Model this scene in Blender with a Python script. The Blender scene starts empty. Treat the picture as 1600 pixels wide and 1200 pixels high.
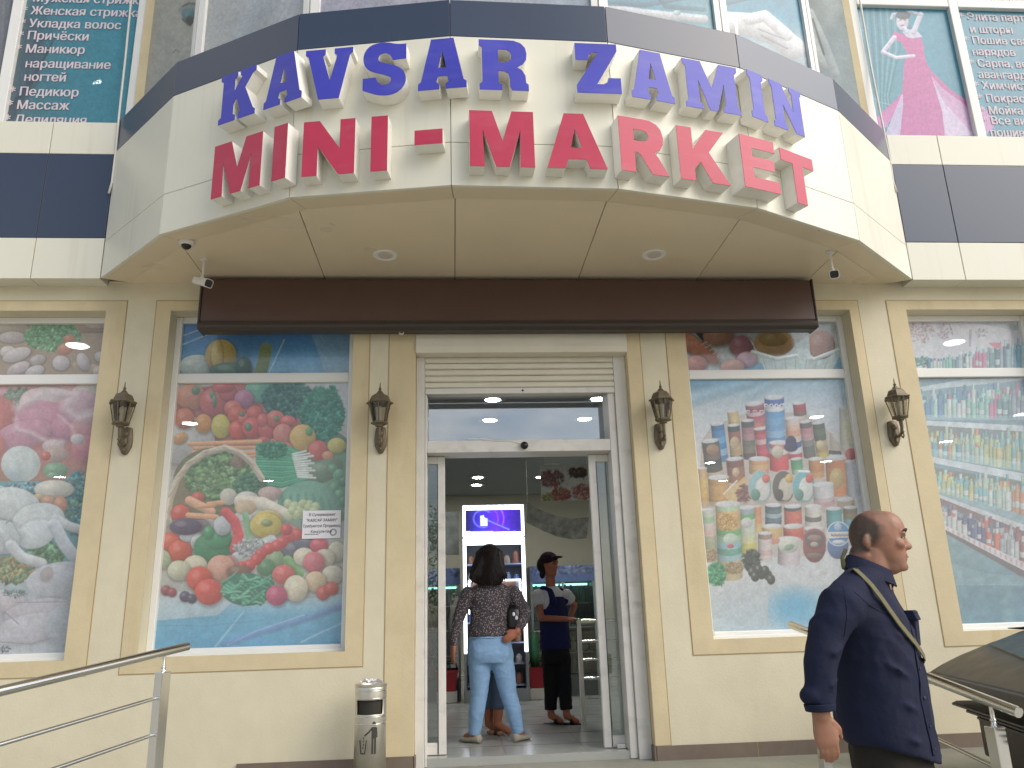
import bpy, bmesh, math, random
import numpy as np
from mathutils import Vector, Matrix
from mathutils.geometry import tessellate_polygon
from mathutils.bvhtree import BVHTree
sc = bpy.context.scene
C = sc.collection
R_ = math.radians
random.seed(7)
rng = np.random.default_rng(7)

# ------------------------------------------------------------------ camera
CAM = dict(f=1250.04, p=.2837, r=-.0299, y=.0775, o=np.array([-.568, -6.3, 1.4]))
def cam_axes():
    p, r, y = CAM['p'], CAM['r'], CAM['y']
    cy, sy, cp, sp, cr, sr = math.cos(y), math.sin(y), math.cos(p), math.sin(p), math.cos(r), math.sin(r)
    fwd = np.array([sy*cp, cy*cp, sp]); right = np.array([cy, -sy, 0]); up = np.cross(right, fwd)
    return right*cr+up*sr, -right*sr+up*cr, fwd
AX, AY, AZ = cam_axes()
cd = bpy.data.cameras.new('camera'); cam = bpy.data.objects.new('camera', cd); C.objects.link(cam)
cd.sensor_width = 36; cd.lens = CAM['f']/1600*36; cd.clip_end = 2000; cd.clip_start = .05
M = Matrix([[AX[i], AY[i], -AZ[i], CAM['o'][i]] for i in range(3)] + [[0, 0, 0, 1]])
cam.matrix_world = M
sc.camera = cam
def project(P):                                   # metres -> pixels of the 1600 x 1200 photograph (used to lay out prints on their posters)
    v = np.asarray(P, float)-CAM['o']; z = v@AZ
    return 800+CAM['f']*(v@AX)/z, 600-CAM['f']*(v@AY)/z
def ray(px, py):
    v = AZ*CAM['f']+AX*(px-800)-AY*(py-600)
    return CAM['o'], v/np.linalg.norm(v)
def atY(px, py, Y):
    o, v = ray(px, py); return o+v*(Y-o[1])/v[1]
def atZ(px, py, Z):
    o, v = ray(px, py); return o+v*(Z-o[2])/v[2]

# ------------------------------------------------------------------ light
SUN_EL, SUN_AZ = 40, 124                           # azimuth: 0 = +Y (behind the facade), 180 = from behind the camera
w = bpy.data.worlds.new('World'); sc.world = w; w.use_nodes = True
nt = w.node_tree; bg = nt.nodes['Background']
sky = nt.nodes.new('ShaderNodeTexSky'); sky.sky_type = 'NISHITA'; sky.sun_disc = False
sky.sun_elevation = R_(SUN_EL); sky.sun_rotation = R_(SUN_AZ); sky.dust_density = 3.0; sky.air_density = 1.0
tc = nt.nodes.new('ShaderNodeTexCoord'); mp = nt.nodes.new('ShaderNodeMapping'); mp.inputs['Scale'].default_value = (1.2, 1.2, 3.2)
cn = nt.nodes.new('ShaderNodeTexNoise'); cn.inputs['Scale'].default_value = 1.7; cn.inputs['Detail'].default_value = 7; cn.inputs['Roughness'].default_value = .6
cr_ = nt.nodes.new('ShaderNodeValToRGB'); cr_.color_ramp.elements[0].position = .47; cr_.color_ramp.elements[1].position = .72
cm = nt.nodes.new('ShaderNodeMix'); cm.data_type = 'RGBA'
nt.links.new(tc.outputs['Generated'], mp.inputs['Vector']); nt.links.new(mp.outputs['Vector'], cn.inputs['Vector'])
nt.links.new(cn.outputs['Fac'], cr_.inputs['Fac']); nt.links.new(cr_.outputs['Color'], cm.inputs['Factor'])
nt.links.new(sky.outputs['Color'], cm.inputs['A']); cm.inputs['B'].default_value = (9.0, 8.6, 8.0, 1)
nt.links.new(cm.outputs['Result'], bg.inputs['Color']); bg.inputs['Strength'].default_value = .11
sd = bpy.data.lights.new('sun', 'SUN'); sun = bpy.data.objects.new('sun', sd); C.objects.link(sun)
sd.energy = 1.5; sd.angle = R_(55); sd.color = (1.0, .98, .94)
az, el = R_(SUN_AZ), R_(SUN_EL)
to_sun = Vector((math.sin(az)*math.cos(el), math.cos(az)*math.cos(el), math.sin(el)))
sun.rotation_euler = to_sun.to_track_quat('Z', 'Y').to_euler(); sun.location = to_sun*30
sc.view_settings.view_transform = 'Standard'; sc.view_settings.look = 'None'
sc.view_settings.exposure = 0.55; sc.view_settings.gamma = 1
sc.cycles.max_bounces = 8; sc.cycles.transparent_max_bounces = 12

# ------------------------------------------------------------------ materials
def lin(c):
    if isinstance(c, str): c = [int(c[i:i+2], 16) for i in (0, 2, 4)]
    c = np.asarray(c, float)/255
    return np.where(c <= .04045, c/12.92, ((c+.055)/1.055)**2.4)
def mat(name, col, rough=.6, metal=0, spec=.5, noise=None, bump=None, emit=None, coat=0, attr=None, stain=None):
    m = bpy.data.materials.new(name); m.use_nodes = True
    n = m.node_tree; b = n.nodes['Principled BSDF']
    c = (*[float(v) for v in (lin(col) if isinstance(col, str) else col)], 1)
    b.inputs['Base Color'].default_value = c; b.inputs['Roughness'].default_value = rough; b.inputs['Metallic'].default_value = metal
    b.inputs['Specular IOR Level'].default_value = spec
    if coat: b.inputs['Coat Weight'].default_value = coat; b.inputs['Coat Roughness'].default_value = .08
    tcn = n.nodes.new('ShaderNodeTexCoord'); src = None
    if attr:
        a = n.nodes.new('ShaderNodeAttribute'); a.attribute_name = attr; src = a.outputs['Color']
        n.links.new(src, b.inputs['Base Color'])
    if noise:                                     # (scale, strength, [detail]) : mottling of the surface colour
        t = n.nodes.new('ShaderNodeTexNoise'); t.inputs['Scale'].default_value = noise[0]; t.inputs['Detail'].default_value = noise[2] if len(noise) > 2 else 5
        t.inputs['Roughness'].default_value = .62
        n.links.new(tcn.outputs['Object'], t.inputs['Vector'])
        mr = n.nodes.new('ShaderNodeMapRange'); mr.inputs['From Min'].default_value = .3; mr.inputs['From Max'].default_value = .7
        mr.inputs['To Min'].default_value = 1-noise[1]; mr.inputs['To Max'].default_value = 1+noise[1]*.6
        n.links.new(t.outputs['Fac'], mr.inputs['Value'])
        mx = n.nodes.new('ShaderNodeMix'); mx.data_type = 'RGBA'; mx.blend_type = 'MULTIPLY'; mx.inputs['Factor'].default_value = 1
        if src: n.links.new(src, mx.inputs['A'])
        else: mx.inputs['A'].default_value = c
        n.links.new(mr.outputs['Result'], mx.inputs['B']); src = mx.outputs['Result']
        n.links.new(src, b.inputs['Base Color'])
        rr = n.nodes.new('ShaderNodeMapRange'); rr.inputs['To Min'].default_value = max(.02, rough-.1); rr.inputs['To Max'].default_value = min(1, rough+.12)
        n.links.new(t.outputs['Fac'], rr.inputs['Value']); n.links.new(rr.outputs['Result'], b.inputs['Roughness'])
    if stain:                                     # (scale xyz, strength, colour) : streaks of dirt with a shape of their own
        mpn = n.nodes.new('ShaderNodeMapping'); mpn.inputs['Scale'].default_value = stain[0]
        t2 = n.nodes.new('ShaderNodeTexNoise'); t2.inputs['Scale'].default_value = 1; t2.inputs['Detail'].default_value = 6
        n.links.new(tcn.outputs['Object'], mpn.inputs['Vector']); n.links.new(mpn.outputs['Vector'], t2.inputs['Vector'])
        m2 = n.nodes.new('ShaderNodeMapRange'); m2.inputs['From Min'].default_value = .55; m2.inputs['From Max'].default_value = .75; m2.inputs['To Max'].default_value = stain[1]
        n.links.new(t2.outputs['Fac'], m2.inputs['Value'])
        mx2 = n.nodes.new('ShaderNodeMix'); mx2.data_type = 'RGBA'
        n.links.new(m2.outputs['Result'], mx2.inputs['Factor'])
        if src: n.links.new(src, mx2.inputs['A'])
        else: mx2.inputs['A'].default_value = c
        mx2.inputs['B'].default_value = (*[float(v) for v in lin(stain[2])], 1); src = mx2.outputs['Result']
        n.links.new(src, b.inputs['Base Color'])
    if bump:                                      # (scale, distance)
        t = n.nodes.new('ShaderNodeTexNoise'); t.inputs['Scale'].default_value = bump[0]; t.inputs['Detail'].default_value = 4
        n.links.new(tcn.outputs['Object'], t.inputs['Vector'])
        bn = n.nodes.new('ShaderNodeBump'); bn.inputs['Distance'].default_value = bump[1]; bn.inputs['Strength'].default_value = 1
        n.links.new(t.outputs['Fac'], bn.inputs['Height']); n.links.new(bn.outputs['Normal'], b.inputs['Normal'])
    if emit:
        if src: n.links.new(src, b.inputs['Emission Color'])
        else: b.inputs['Emission Color'].default_value = c
        b.inputs['Emission Strength'].default_value = emit
    return m
def glass_mat(name, tint, refl, rough=.0):
    m = bpy.data.materials.new(name); m.use_nodes = True; n = m.node_tree
    n.nodes.remove(n.nodes['Principled BSDF']); out = n.nodes['Material Output']
    t = n.nodes.new('ShaderNodeBsdfTransparent'); t.inputs['Color'].default_value = (*tint, 1)
    g = n.nodes.new('ShaderNodeBsdfGlossy'); g.inputs['Roughness'].default_value = rough
    f = n.nodes.new('ShaderNodeFresnel'); f.inputs['IOR'].default_value = 1.5
    a = n.nodes.new('ShaderNodeMath'); a.operation = 'ADD'; a.inputs[1].default_value = refl; a.use_clamp = True
    mx = n.nodes.new('ShaderNodeMixShader')
    n.links.new(f.outputs['Fac'], a.inputs[0]); n.links.new(a.outputs[0], mx.inputs['Fac'])
    n.links.new(t.outputs[0], mx.inputs[1]); n.links.new(g.outputs[0], mx.inputs[2]); n.links.new(mx.outputs[0], out.inputs['Surface'])
    return m
def film_mat(name, see=.10, rough=.16, coat=.35):           # perforated printed window film: mostly print, a little see-through
    m = mat(name, (1, 1, 1), rough=rough, spec=.6, attr='Col', coat=coat)
    m.node_tree.nodes['Principled BSDF'].inputs['Coat IOR'].default_value = 1.55; m.node_tree.nodes['Principled BSDF'].inputs['Coat Roughness'].default_value = .02
    n = m.node_tree; b = n.nodes['Principled BSDF']; out = n.nodes['Material Output']
    t = n.nodes.new('ShaderNodeBsdfTransparent'); mx = n.nodes.new('ShaderNodeMixShader'); mx.inputs['Fac'].default_value = 1-see
    n.links.new(t.outputs[0], mx.inputs[1]); n.links.new(b.outputs[0], mx.inputs[2]); n.links.new(mx.outputs[0], out.inputs['Surface'])
    return m
MT = dict(
    cream=mat('cream plaster', 'd4ccb2', .75, noise=(3.2, .07, 8), bump=(60, .0012), stain=((6, 6, 1.6), .28, 'c2b798')),
    ochre=mat('ochre plaster', 'cfc09c', .72, noise=(4, .09, 8), bump=(60, .0012), stain=((7, 7, 1.2), .35, 'b7a272')),
    groove=mat('groove line', 'a08a5c', .8),
    plinth=mat('brown plinth tile', '75685c', .5, noise=(9, .12)),
    panel=mat('cream composite panel', 'dbd9c9', .32, noise=(1.6, .025, 3), stain=((11, 11, .6), .30, 'bdb59a')),
    sofpanel=mat('cream soffit panel', 'ded0b4', .3, noise=(1.2, .04, 3)),
    navy=mat('navy composite panel', '3a4558', .24),
    seal=mat('joint seal', '7d7157', .7),
    white=mat('white window plastic', 'e2e2de', .35, noise=(5, .03)),
    whitedirty=mat('white painted door metal', 'd6d3cc', .42, noise=(8, .06), stain=((6, 6, 9), .4, '9c968a')),
    shutter=mat('shutter slats', 'd8d3c2', .45, noise=(4, .05), stain=((2, 2, 14), .3, 'b5ab93')),
    brown=mat('brown awning metal', '523b31', .38, noise=(2.5, .1)),
    browntrim=mat('brown awning trim', '3b322d', .42),
    blue=mat('blue sign face', '4648b4', .36, noise=(3, .08), spec=.35, stain=((3, 3, 9), .18, '8a88b8')),
    red=mat('red sign face', 'b83a54', .36, noise=(3, .08), spec=.35, stain=((3, 3, 9), .18, 'c07a88')),
    lside=mat('white letter side', 'e4e2da', .45, noise=(8, .06)),
    bolt=mat('dark screw', '3a352e', .6),
    bronze=mat('aged bronze', '6f6552', .5, metal=.35, noise=(30, .22)),
    lglass=glass_mat('lantern glass', (.78, .76, .70), .05, .15),
    bulb=mat('unlit lamp bulb', 'c9c4b5', .4),
    camwhite=mat('white camera plastic', 'd8d4cb', .38),
    black=mat('black plastic', '191919', .3),
    steel=mat('brushed stainless steel', 'e2e2de', .14, metal=1),
    steelbin=mat('stainless bin steel', 'd6d2c6', .36, metal=.9, noise=(6, .14)),
    binhole=mat('bin opening shadowed liner', '2c2922', .8),  # plain dark liner colour
    picto=mat('printed pictogram', '34332f', .7),
    paper=mat('white paper', 'e6e4e8', .8),
    ink=mat('black ink', '3a3a3c', .8),
    lettering=mat('white poster lettering', 'd3c6cc', .5),
    tile=mat('grey floor tile', 'a3a5a0', .2, noise=(2.2, .10)),
    stone=mat('grey stone paving', '87877b', .55, noise=(5, .16, 8), stain=((14, 3, 3), .4, '6e6c60')),
    asphalt=mat('street paving', 'aca99e', .85, noise=(3, .2)),
    wallin=mat('shop wall paint', 'b2b0a0', .7, noise=(2, .06)),
    ceilin=mat('shop ceiling paint', '8f9799', .8, noise=(2, .05)),
    lamp=mat('lit ceiling lamp', (1, .98, .94), emit=90.0),
    ring=mat('lamp ring', 'd0cdc6', .5),
    doorglass=glass_mat('door glass', (.80, .86, .86), .10),
    transom=glass_mat('transom glass', (.72, .78, .80), .36),
    film=film_mat('printed window film', .045), film2=film_mat('upper window film', .045, .35, 0), print_=mat('matt print', (1, 1, 1), .6, attr='Col'),
    screen=mat('lit screen', (0, 0, 0), .2, attr='Col', emit=1.5),
    glow=mat('lit white frame', (.80, .86, 1.0), .3, emit=2.2),
    skin=mat('skin', (1, 1, 1), .48, attr='Col', noise=(35, .07), bump=(140, .0006)),
)

# ------------------------------------------------------------------ mesh helpers
class MB:
    def __init__(s): s.v = []; s.f = []; s.m = []; s.mi = 0
    def add(s, vs, fs):
        k = len(s.v); s.v += [tuple(map(float, p)) for p in vs]; s.f += [tuple(k+i for i in f) for f in fs]; s.m += [s.mi]*len(fs); return s
    def box(s, x0, x1, y0, y1, z0, z1):
        return s.add([(x0, y0, z0), (x1, y0, z0), (x1, y1, z0), (x0, y1, z0), (x0, y0, z1), (x1, y0, z1), (x1, y1, z1), (x0, y1, z1)],
                     [(0, 3, 2, 1), (4, 5, 6, 7), (0, 1, 5, 4), (1, 2, 6, 5), (2, 3, 7, 6), (3, 0, 4, 7)])
    def obox(s, c, ax, ay, az):                    # oriented box: centre and three half-axis vectors
        c, ax, ay, az = map(np.asarray, (c, ax, ay, az))
        P = [c+ax*i+ay*j+az*k for k in (-1, 1) for i, j in ((-1, -1), (1, -1), (1, 1), (-1, 1))]
        return s.add(P, [(0, 3, 2, 1), (4, 5, 6, 7), (0, 1, 5, 4), (1, 2, 6, 5), (2, 3, 7, 6), (3, 0, 4, 7)])
    def bar(s, p, q, w, h, up=(0, 0, 1)):
        p, q = np.asarray(p, float), np.asarray(q, float); t = q-p; L = np.linalg.norm(t); t /= L
        a = np.cross(t, up); a /= np.linalg.norm(a); b = np.cross(a, t)
        return s.obox((p+q)/2, t*L/2, a*w/2, b*h/2)
    def prism(s, pts, z0, z1):                     # vertical prism over a plan outline
        n = len(pts); s.add([(*p, z0) for p in pts]+[(*p, z1) for p in pts], [tuple(range(n))[::-1], tuple(range(n, 2*n))]+[(i, (i+1) % n, n+(i+1) % n, n+i) for i in range(n)]); return s
    def rings(s, R, cap=True, n=None):             # R: list of closed rings of equal length
        n = len(R[0]); vs = [p for r in R for p in r]; fs = []
        for k in range(len(R)-1):
            for i in range(n): fs.append((k*n+i, k*n+(i+1) % n, (k+1)*n+(i+1) % n, (k+1)*n+i))
        if cap:
            fs.append(tuple(range(n))[::-1]); fs.append(tuple(range((len(R)-1)*n, len(R)*n)))
        return s.add(vs, fs)
    def lathe(s, prof, o=(0, 0, 0), n=20, axis=(0, 0, 1), rot=0):
        ax = np.asarray(axis, float); ax /= np.linalg.norm(ax)
        t = np.array([1., 0, 0]) if abs(ax[0]) < .9 else np.array([0, 1., 0]); a = np.cross(ax, t); a /= np.linalg.norm(a); b = np.cross(ax, a); o = np.asarray(o, float)
        R = [[o+ax*z+(a*math.cos(2*math.pi*i/n+rot)+b*math.sin(2*math.pi*i/n+rot))*max(r, 1e-4) for i in range(n)] for r, z in prof]
        return s.rings(R)
    def tube(s, pts, rad, n=10, rounded=False, fl=None):
        P = [np.asarray(p, float) for p in pts]
        rad = [rad]*len(P) if np.isscalar(rad) else list(rad)
        if rounded:
            for e in (0, 1):
                if e: P.reverse(); rad.reverse()
                t = P[0]-P[1]; t /= np.linalg.norm(t); r = rad[0]; c = P[0]
                P = [c+t*r*.97, c+t*r*.72, c+t*r*.35]+P; rad = [r*.2, r*.69, r*.93]+rad
                if e: P.reverse(); rad.reverse()
        T = [P[min(i+1, len(P)-1)]-P[max(i-1, 0)] for i in range(len(P))]; T = [t/np.linalg.norm(t) for t in T]
        u = np.array([0, 0, 1.]) if abs(T[0][2]) < .9 else np.array([1., 0, 0])
        a = np.cross(T[0], u); a /= np.linalg.norm(a); R = []
        for p, r, t in zip(P, rad, T):
            a = a-t*(a@t); a /= np.linalg.norm(a); b = np.cross(t, a)
            ra, rb = (r, r) if fl is None else (r*fl[0], r*fl[1])
            R.append([p+a*math.cos(2*math.pi*i/n)*ra+b*math.sin(2*math.pi*i/n)*rb for i in range(n)])
        return s.rings(R)
    def ell(s, c, r, yaw=0, n=16, m=10, pitch=0):
        c = np.asarray(c, float); cy, sy = math.cos(yaw), math.sin(yaw); cp, sp = math.cos(pitch), math.sin(pitch); R = []
        for k in range(m+1):
            th = math.pi*(k+.02)/(m+.04); z = -math.cos(th)*r[2]; q = math.sin(th); ring = []
            for i in range(n):
                x, y = math.cos(2*math.pi*i/n)*r[0]*q, math.sin(2*math.pi*i/n)*r[1]*q
                x2, z2 = x*cp-z*sp, x*sp+z*cp
                ring.append(c+np.array([x2*cy-y*sy, x2*sy+y*cy, z2]))
            R.append(ring)
        return s.rings(R)
    def loft(s, rows, yaw=0, n=24, pw=2.0):        # rows: (z, cx, cy, half depth, half width); depth along yaw direction
        d = np.array([math.cos(yaw), math.sin(yaw), 0]); wv = np.array([-math.sin(yaw), math.cos(yaw), 0]); R = []
        for z, cx, cy, a, b in rows:
            ring = []
            for i in range(n):
                c_, s_ = math.cos(2*math.pi*i/n), math.sin(2*math.pi*i/n)
                e = 2/pw; ring.append(np.array([cx, cy, z])+d*a*math.copysign(abs(c_)**e, c_)+wv*b*math.copysign(abs(s_)**e, s_))
            R.append(ring)
        return s.rings(R)
    def rot(s, k0, c, ang, axis='Z'):              # turn everything added since vertex k0
        m = Matrix.Rotation(ang, 3, axis); c = Vector(c)
        for i in range(k0, len(s.v)): s.v[i] = tuple(m @ (Vector(s.v[i])-c)+c)
        return s

LOC = {}
def link(o, parent=None):
    C.objects.link(o)
    if parent is not None:
        o.parent = parent; LOC[o.name] = LOC[parent.name]
    else: LOC[o.name] = np.zeros(3)
    return o
def obj(name, mb, material, parent=None, smooth=False, bevel=0, label=None, kind=None, local=False):
    me = bpy.data.meshes.new(name)
    off = LOC[parent.name] if parent is not None and not local else np.zeros(3)
    me.from_pydata([tuple(np.array(p)-off) for p in mb.v], [], mb.f)
    for m in (material if isinstance(material, (list, tuple)) else [material]): me.materials.append(m)
    me.polygons.foreach_set('material_index', mb.m)
    bm = bmesh.new(); bm.from_mesh(me); bmesh.ops.recalc_face_normals(bm, faces=bm.faces); bm.to_mesh(me); bm.free()
    if smooth:
        me.polygons.foreach_set('use_smooth', [True]*len(me.polygons))
        if smooth is not True: me.set_sharp_from_angle(angle=R_(smooth))
    o = link(bpy.data.objects.new(name, me), parent)
    if bevel:
        b = o.modifiers.new('bevel', 'BEVEL'); b.width = bevel; b.segments = 2; b.limit_method = 'ANGLE'; b.angle_limit = R_(40)
    if label: o['label'] = label
    if kind: o['kind'] = kind
    return o
def thing(name, label, cat, loc=(0, 0, 0), group=None):
    o = bpy.data.objects.new(name, None); o.empty_display_size = .1; C.objects.link(o); o.location = loc; LOC[o.name] = np.array(loc, float)
    return tag(o, label, cat, group)
def tag(o, label, cat, group=None):
    o['label'] = label; o['category'] = cat
    if group: o['group'] = group
    return o
def struct(name, mb, m, **k): return obj(name, mb, m, kind='structure', **k)
def dup(root, loc, label, rotz=0):
    r = root.copy(); C.objects.link(r); r.location = loc; r.rotation_euler = (0, 0, rotz); r['label'] = label
    for ch in list(root.children):
        c = ch.copy(); C.objects.link(c); c.parent = r
        for g in list(ch.children):
            d = g.copy(); C.objects.link(d); d.parent = c
    return r
def organic(name, mb, material, parent, voxel=.008, it=6, colour=None, label=None, bvh=False, fac=.5, folds=None):
    """overlapping closed lofts fused into ONE continuous smooth surface"""
    me = bpy.data.meshes.new('tmp'); off = LOC[parent.name]
    me.from_pydata([tuple(np.array(p)-off) for p in mb.v], [], mb.f)
    bm = bmesh.new(); bm.from_mesh(me); bmesh.ops.recalc_face_normals(bm, faces=bm.faces); bm.to_mesh(me); bm.free()
    t = bpy.data.objects.new('tmp', me); C.objects.link(t)
    r = t.modifiers.new('r', 'REMESH'); r.mode = 'VOXEL'; r.voxel_size = voxel; r.use_smooth_shade = True
    if it: s_ = t.modifiers.new('s', 'SMOOTH'); s_.factor = fac; s_.iterations = it
    dg = bpy.context.evaluated_depsgraph_get(); out = bpy.data.meshes.new_from_object(t.evaluated_get(dg))
    bpy.data.objects.remove(t); bpy.data.meshes.remove(me)
    if folds:                                         # cloth folds: ridged noise pushed along the normals (amplitude, scale x, y, z)
        from mathutils import noise as nz
        nn = [v.normal.copy() for v in out.vertices]
        for v, n_ in zip(out.vertices, nn):
            p = Vector((v.co.x*folds[1], v.co.y*folds[1], v.co.z*folds[2])); q = p+Vector((1, .4, .7))*nz.noise(p*.6)*1.3
            a_ = 1-abs(nz.noise(q))*2.2; b_ = 1-abs(nz.noise(q*2.1+Vector((7, 3, 1))))*2.2
            v.co += n_*folds[0]*(a_*abs(a_)*.75+b_*.3-.25)
        out.update()
    out.name = name; out.materials.clear(); out.materials.append(material)
    out.polygons.foreach_set('use_smooth', [True]*len(out.polygons))
    if colour:
        co = np.empty(len(out.vertices)*3, np.float32); out.vertices.foreach_get('co', co); co = co.reshape(-1, 3)+off
        rgb = colour(co); a = out.color_attributes.new('Col', 'FLOAT_COLOR', 'POINT')
        a.data.foreach_set('color', np.concatenate([rgb, np.ones((len(rgb), 1))], 1).astype(np.float32).ravel())
    o = link(bpy.data.objects.new(name, out), parent)
    if label: o['label'] = label
    if bvh:
        dgm = bmesh.new(); dgm.from_mesh(out); tree = BVHTree.FromBMesh(dgm); dgm.free(); return o, tree
    return o
def tess(mb, outer, holes, fn):
    """flat face through outline + holes; fn maps 2D to 3D"""
    loops = [outer]+holes; pts = [p for l in loops for p in l]
    tris = tessellate_polygon([[Vector((x, y, 0)) for x, y in l] for l in loops])
    mb.add([fn(*p) for p in pts], [t for t in tris])
def chaikin(pts, it=2):                            # doubled points stay sharp corners
    for _ in range(it):
        q = []; n = len(pts)
        for i in range(n):
            p, r = pts[i], pts[(i+1) % n]
            if p == r: q += [p, r]; continue
            sharp0 = pts[i-1] == p; sharp1 = pts[(i+2) % n] == r
            q.append(p if sharp0 else (.75*p[0]+.25*r[0], .75*p[1]+.25*r[1]))
            q.append(r if sharp1 else (.25*p[0]+.75*r[0], .25*p[1]+.75*r[1]))
        pts = q
    out = []
    for p in pts:
        if not out or (abs(out[-1][0]-p[0])+abs(out[-1][1]-p[1])) > 1e-5: out.append(p)
    if abs(out[0][0]-out[-1][0])+abs(out[0][1]-out[-1][1]) < 1e-5: out.pop()
    return out
def text_mesh(name, body, size, m, parent, org, ux=(1, 0, 0), uz=(0, 0, 1), bold=.02, align='LEFT', sx=1.0, lean=0):
    cu = bpy.data.curves.new('t', 'FONT'); cu.body = body.replace('н', 'h'); cu.small_caps_scale = .75; cu.size = size; cu.offset = bold*size; cu.align_x = align; cu.shear = lean; cu.resolution_u = 3
    t = bpy.data.objects.new('t', cu); C.objects.link(t)
    cu.offset = 0
    for k, ch in enumerate(body):
        if ch == 'н': cu.body_format[k].use_small_caps = True   # a small-capital H draws the Cyrillic letter cleanly
    dg = bpy.context.evaluated_depsgraph_get(); dg.update(); me = bpy.data.meshes.new_from_object(t.evaluated_get(dg))
    bpy.data.objects.remove(t); bpy.data.curves.remove(cu)
    ux, uz, org = map(np.asarray, (ux, uz, org)); off = LOC[parent.name] if parent is not None else 0
    for v in me.vertices: v.co = Vector(org-off+ux*v.co.x*sx+uz*v.co.y)
    if bold:                                          # heavier strokes: the outline laid down three times, half a millimetre apart
        nrm = np.cross(ux, uz); bm = bmesh.new()
        for k, dx in enumerate((-1, 0, 1)):
            q = me.copy(); [setattr(v, 'co', v.co+Vector(ux*dx*bold*size+nrm*.0005*k)) for v in q.vertices]; bm.from_mesh(q); bpy.data.meshes.remove(q)
        bm.to_mesh(me); bm.free()
    nrm = np.cross(ux, uz)
    for v in me.vertices: v.co += Vector(nrm*float(rng.uniform(-.00012, .00012)))   # overlapping strokes of one glyph must not be exactly coplanar
    me.name = name; me.materials.clear(); me.materials.append(m)
    return link(bpy.data.objects.new(name, me), parent)

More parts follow.
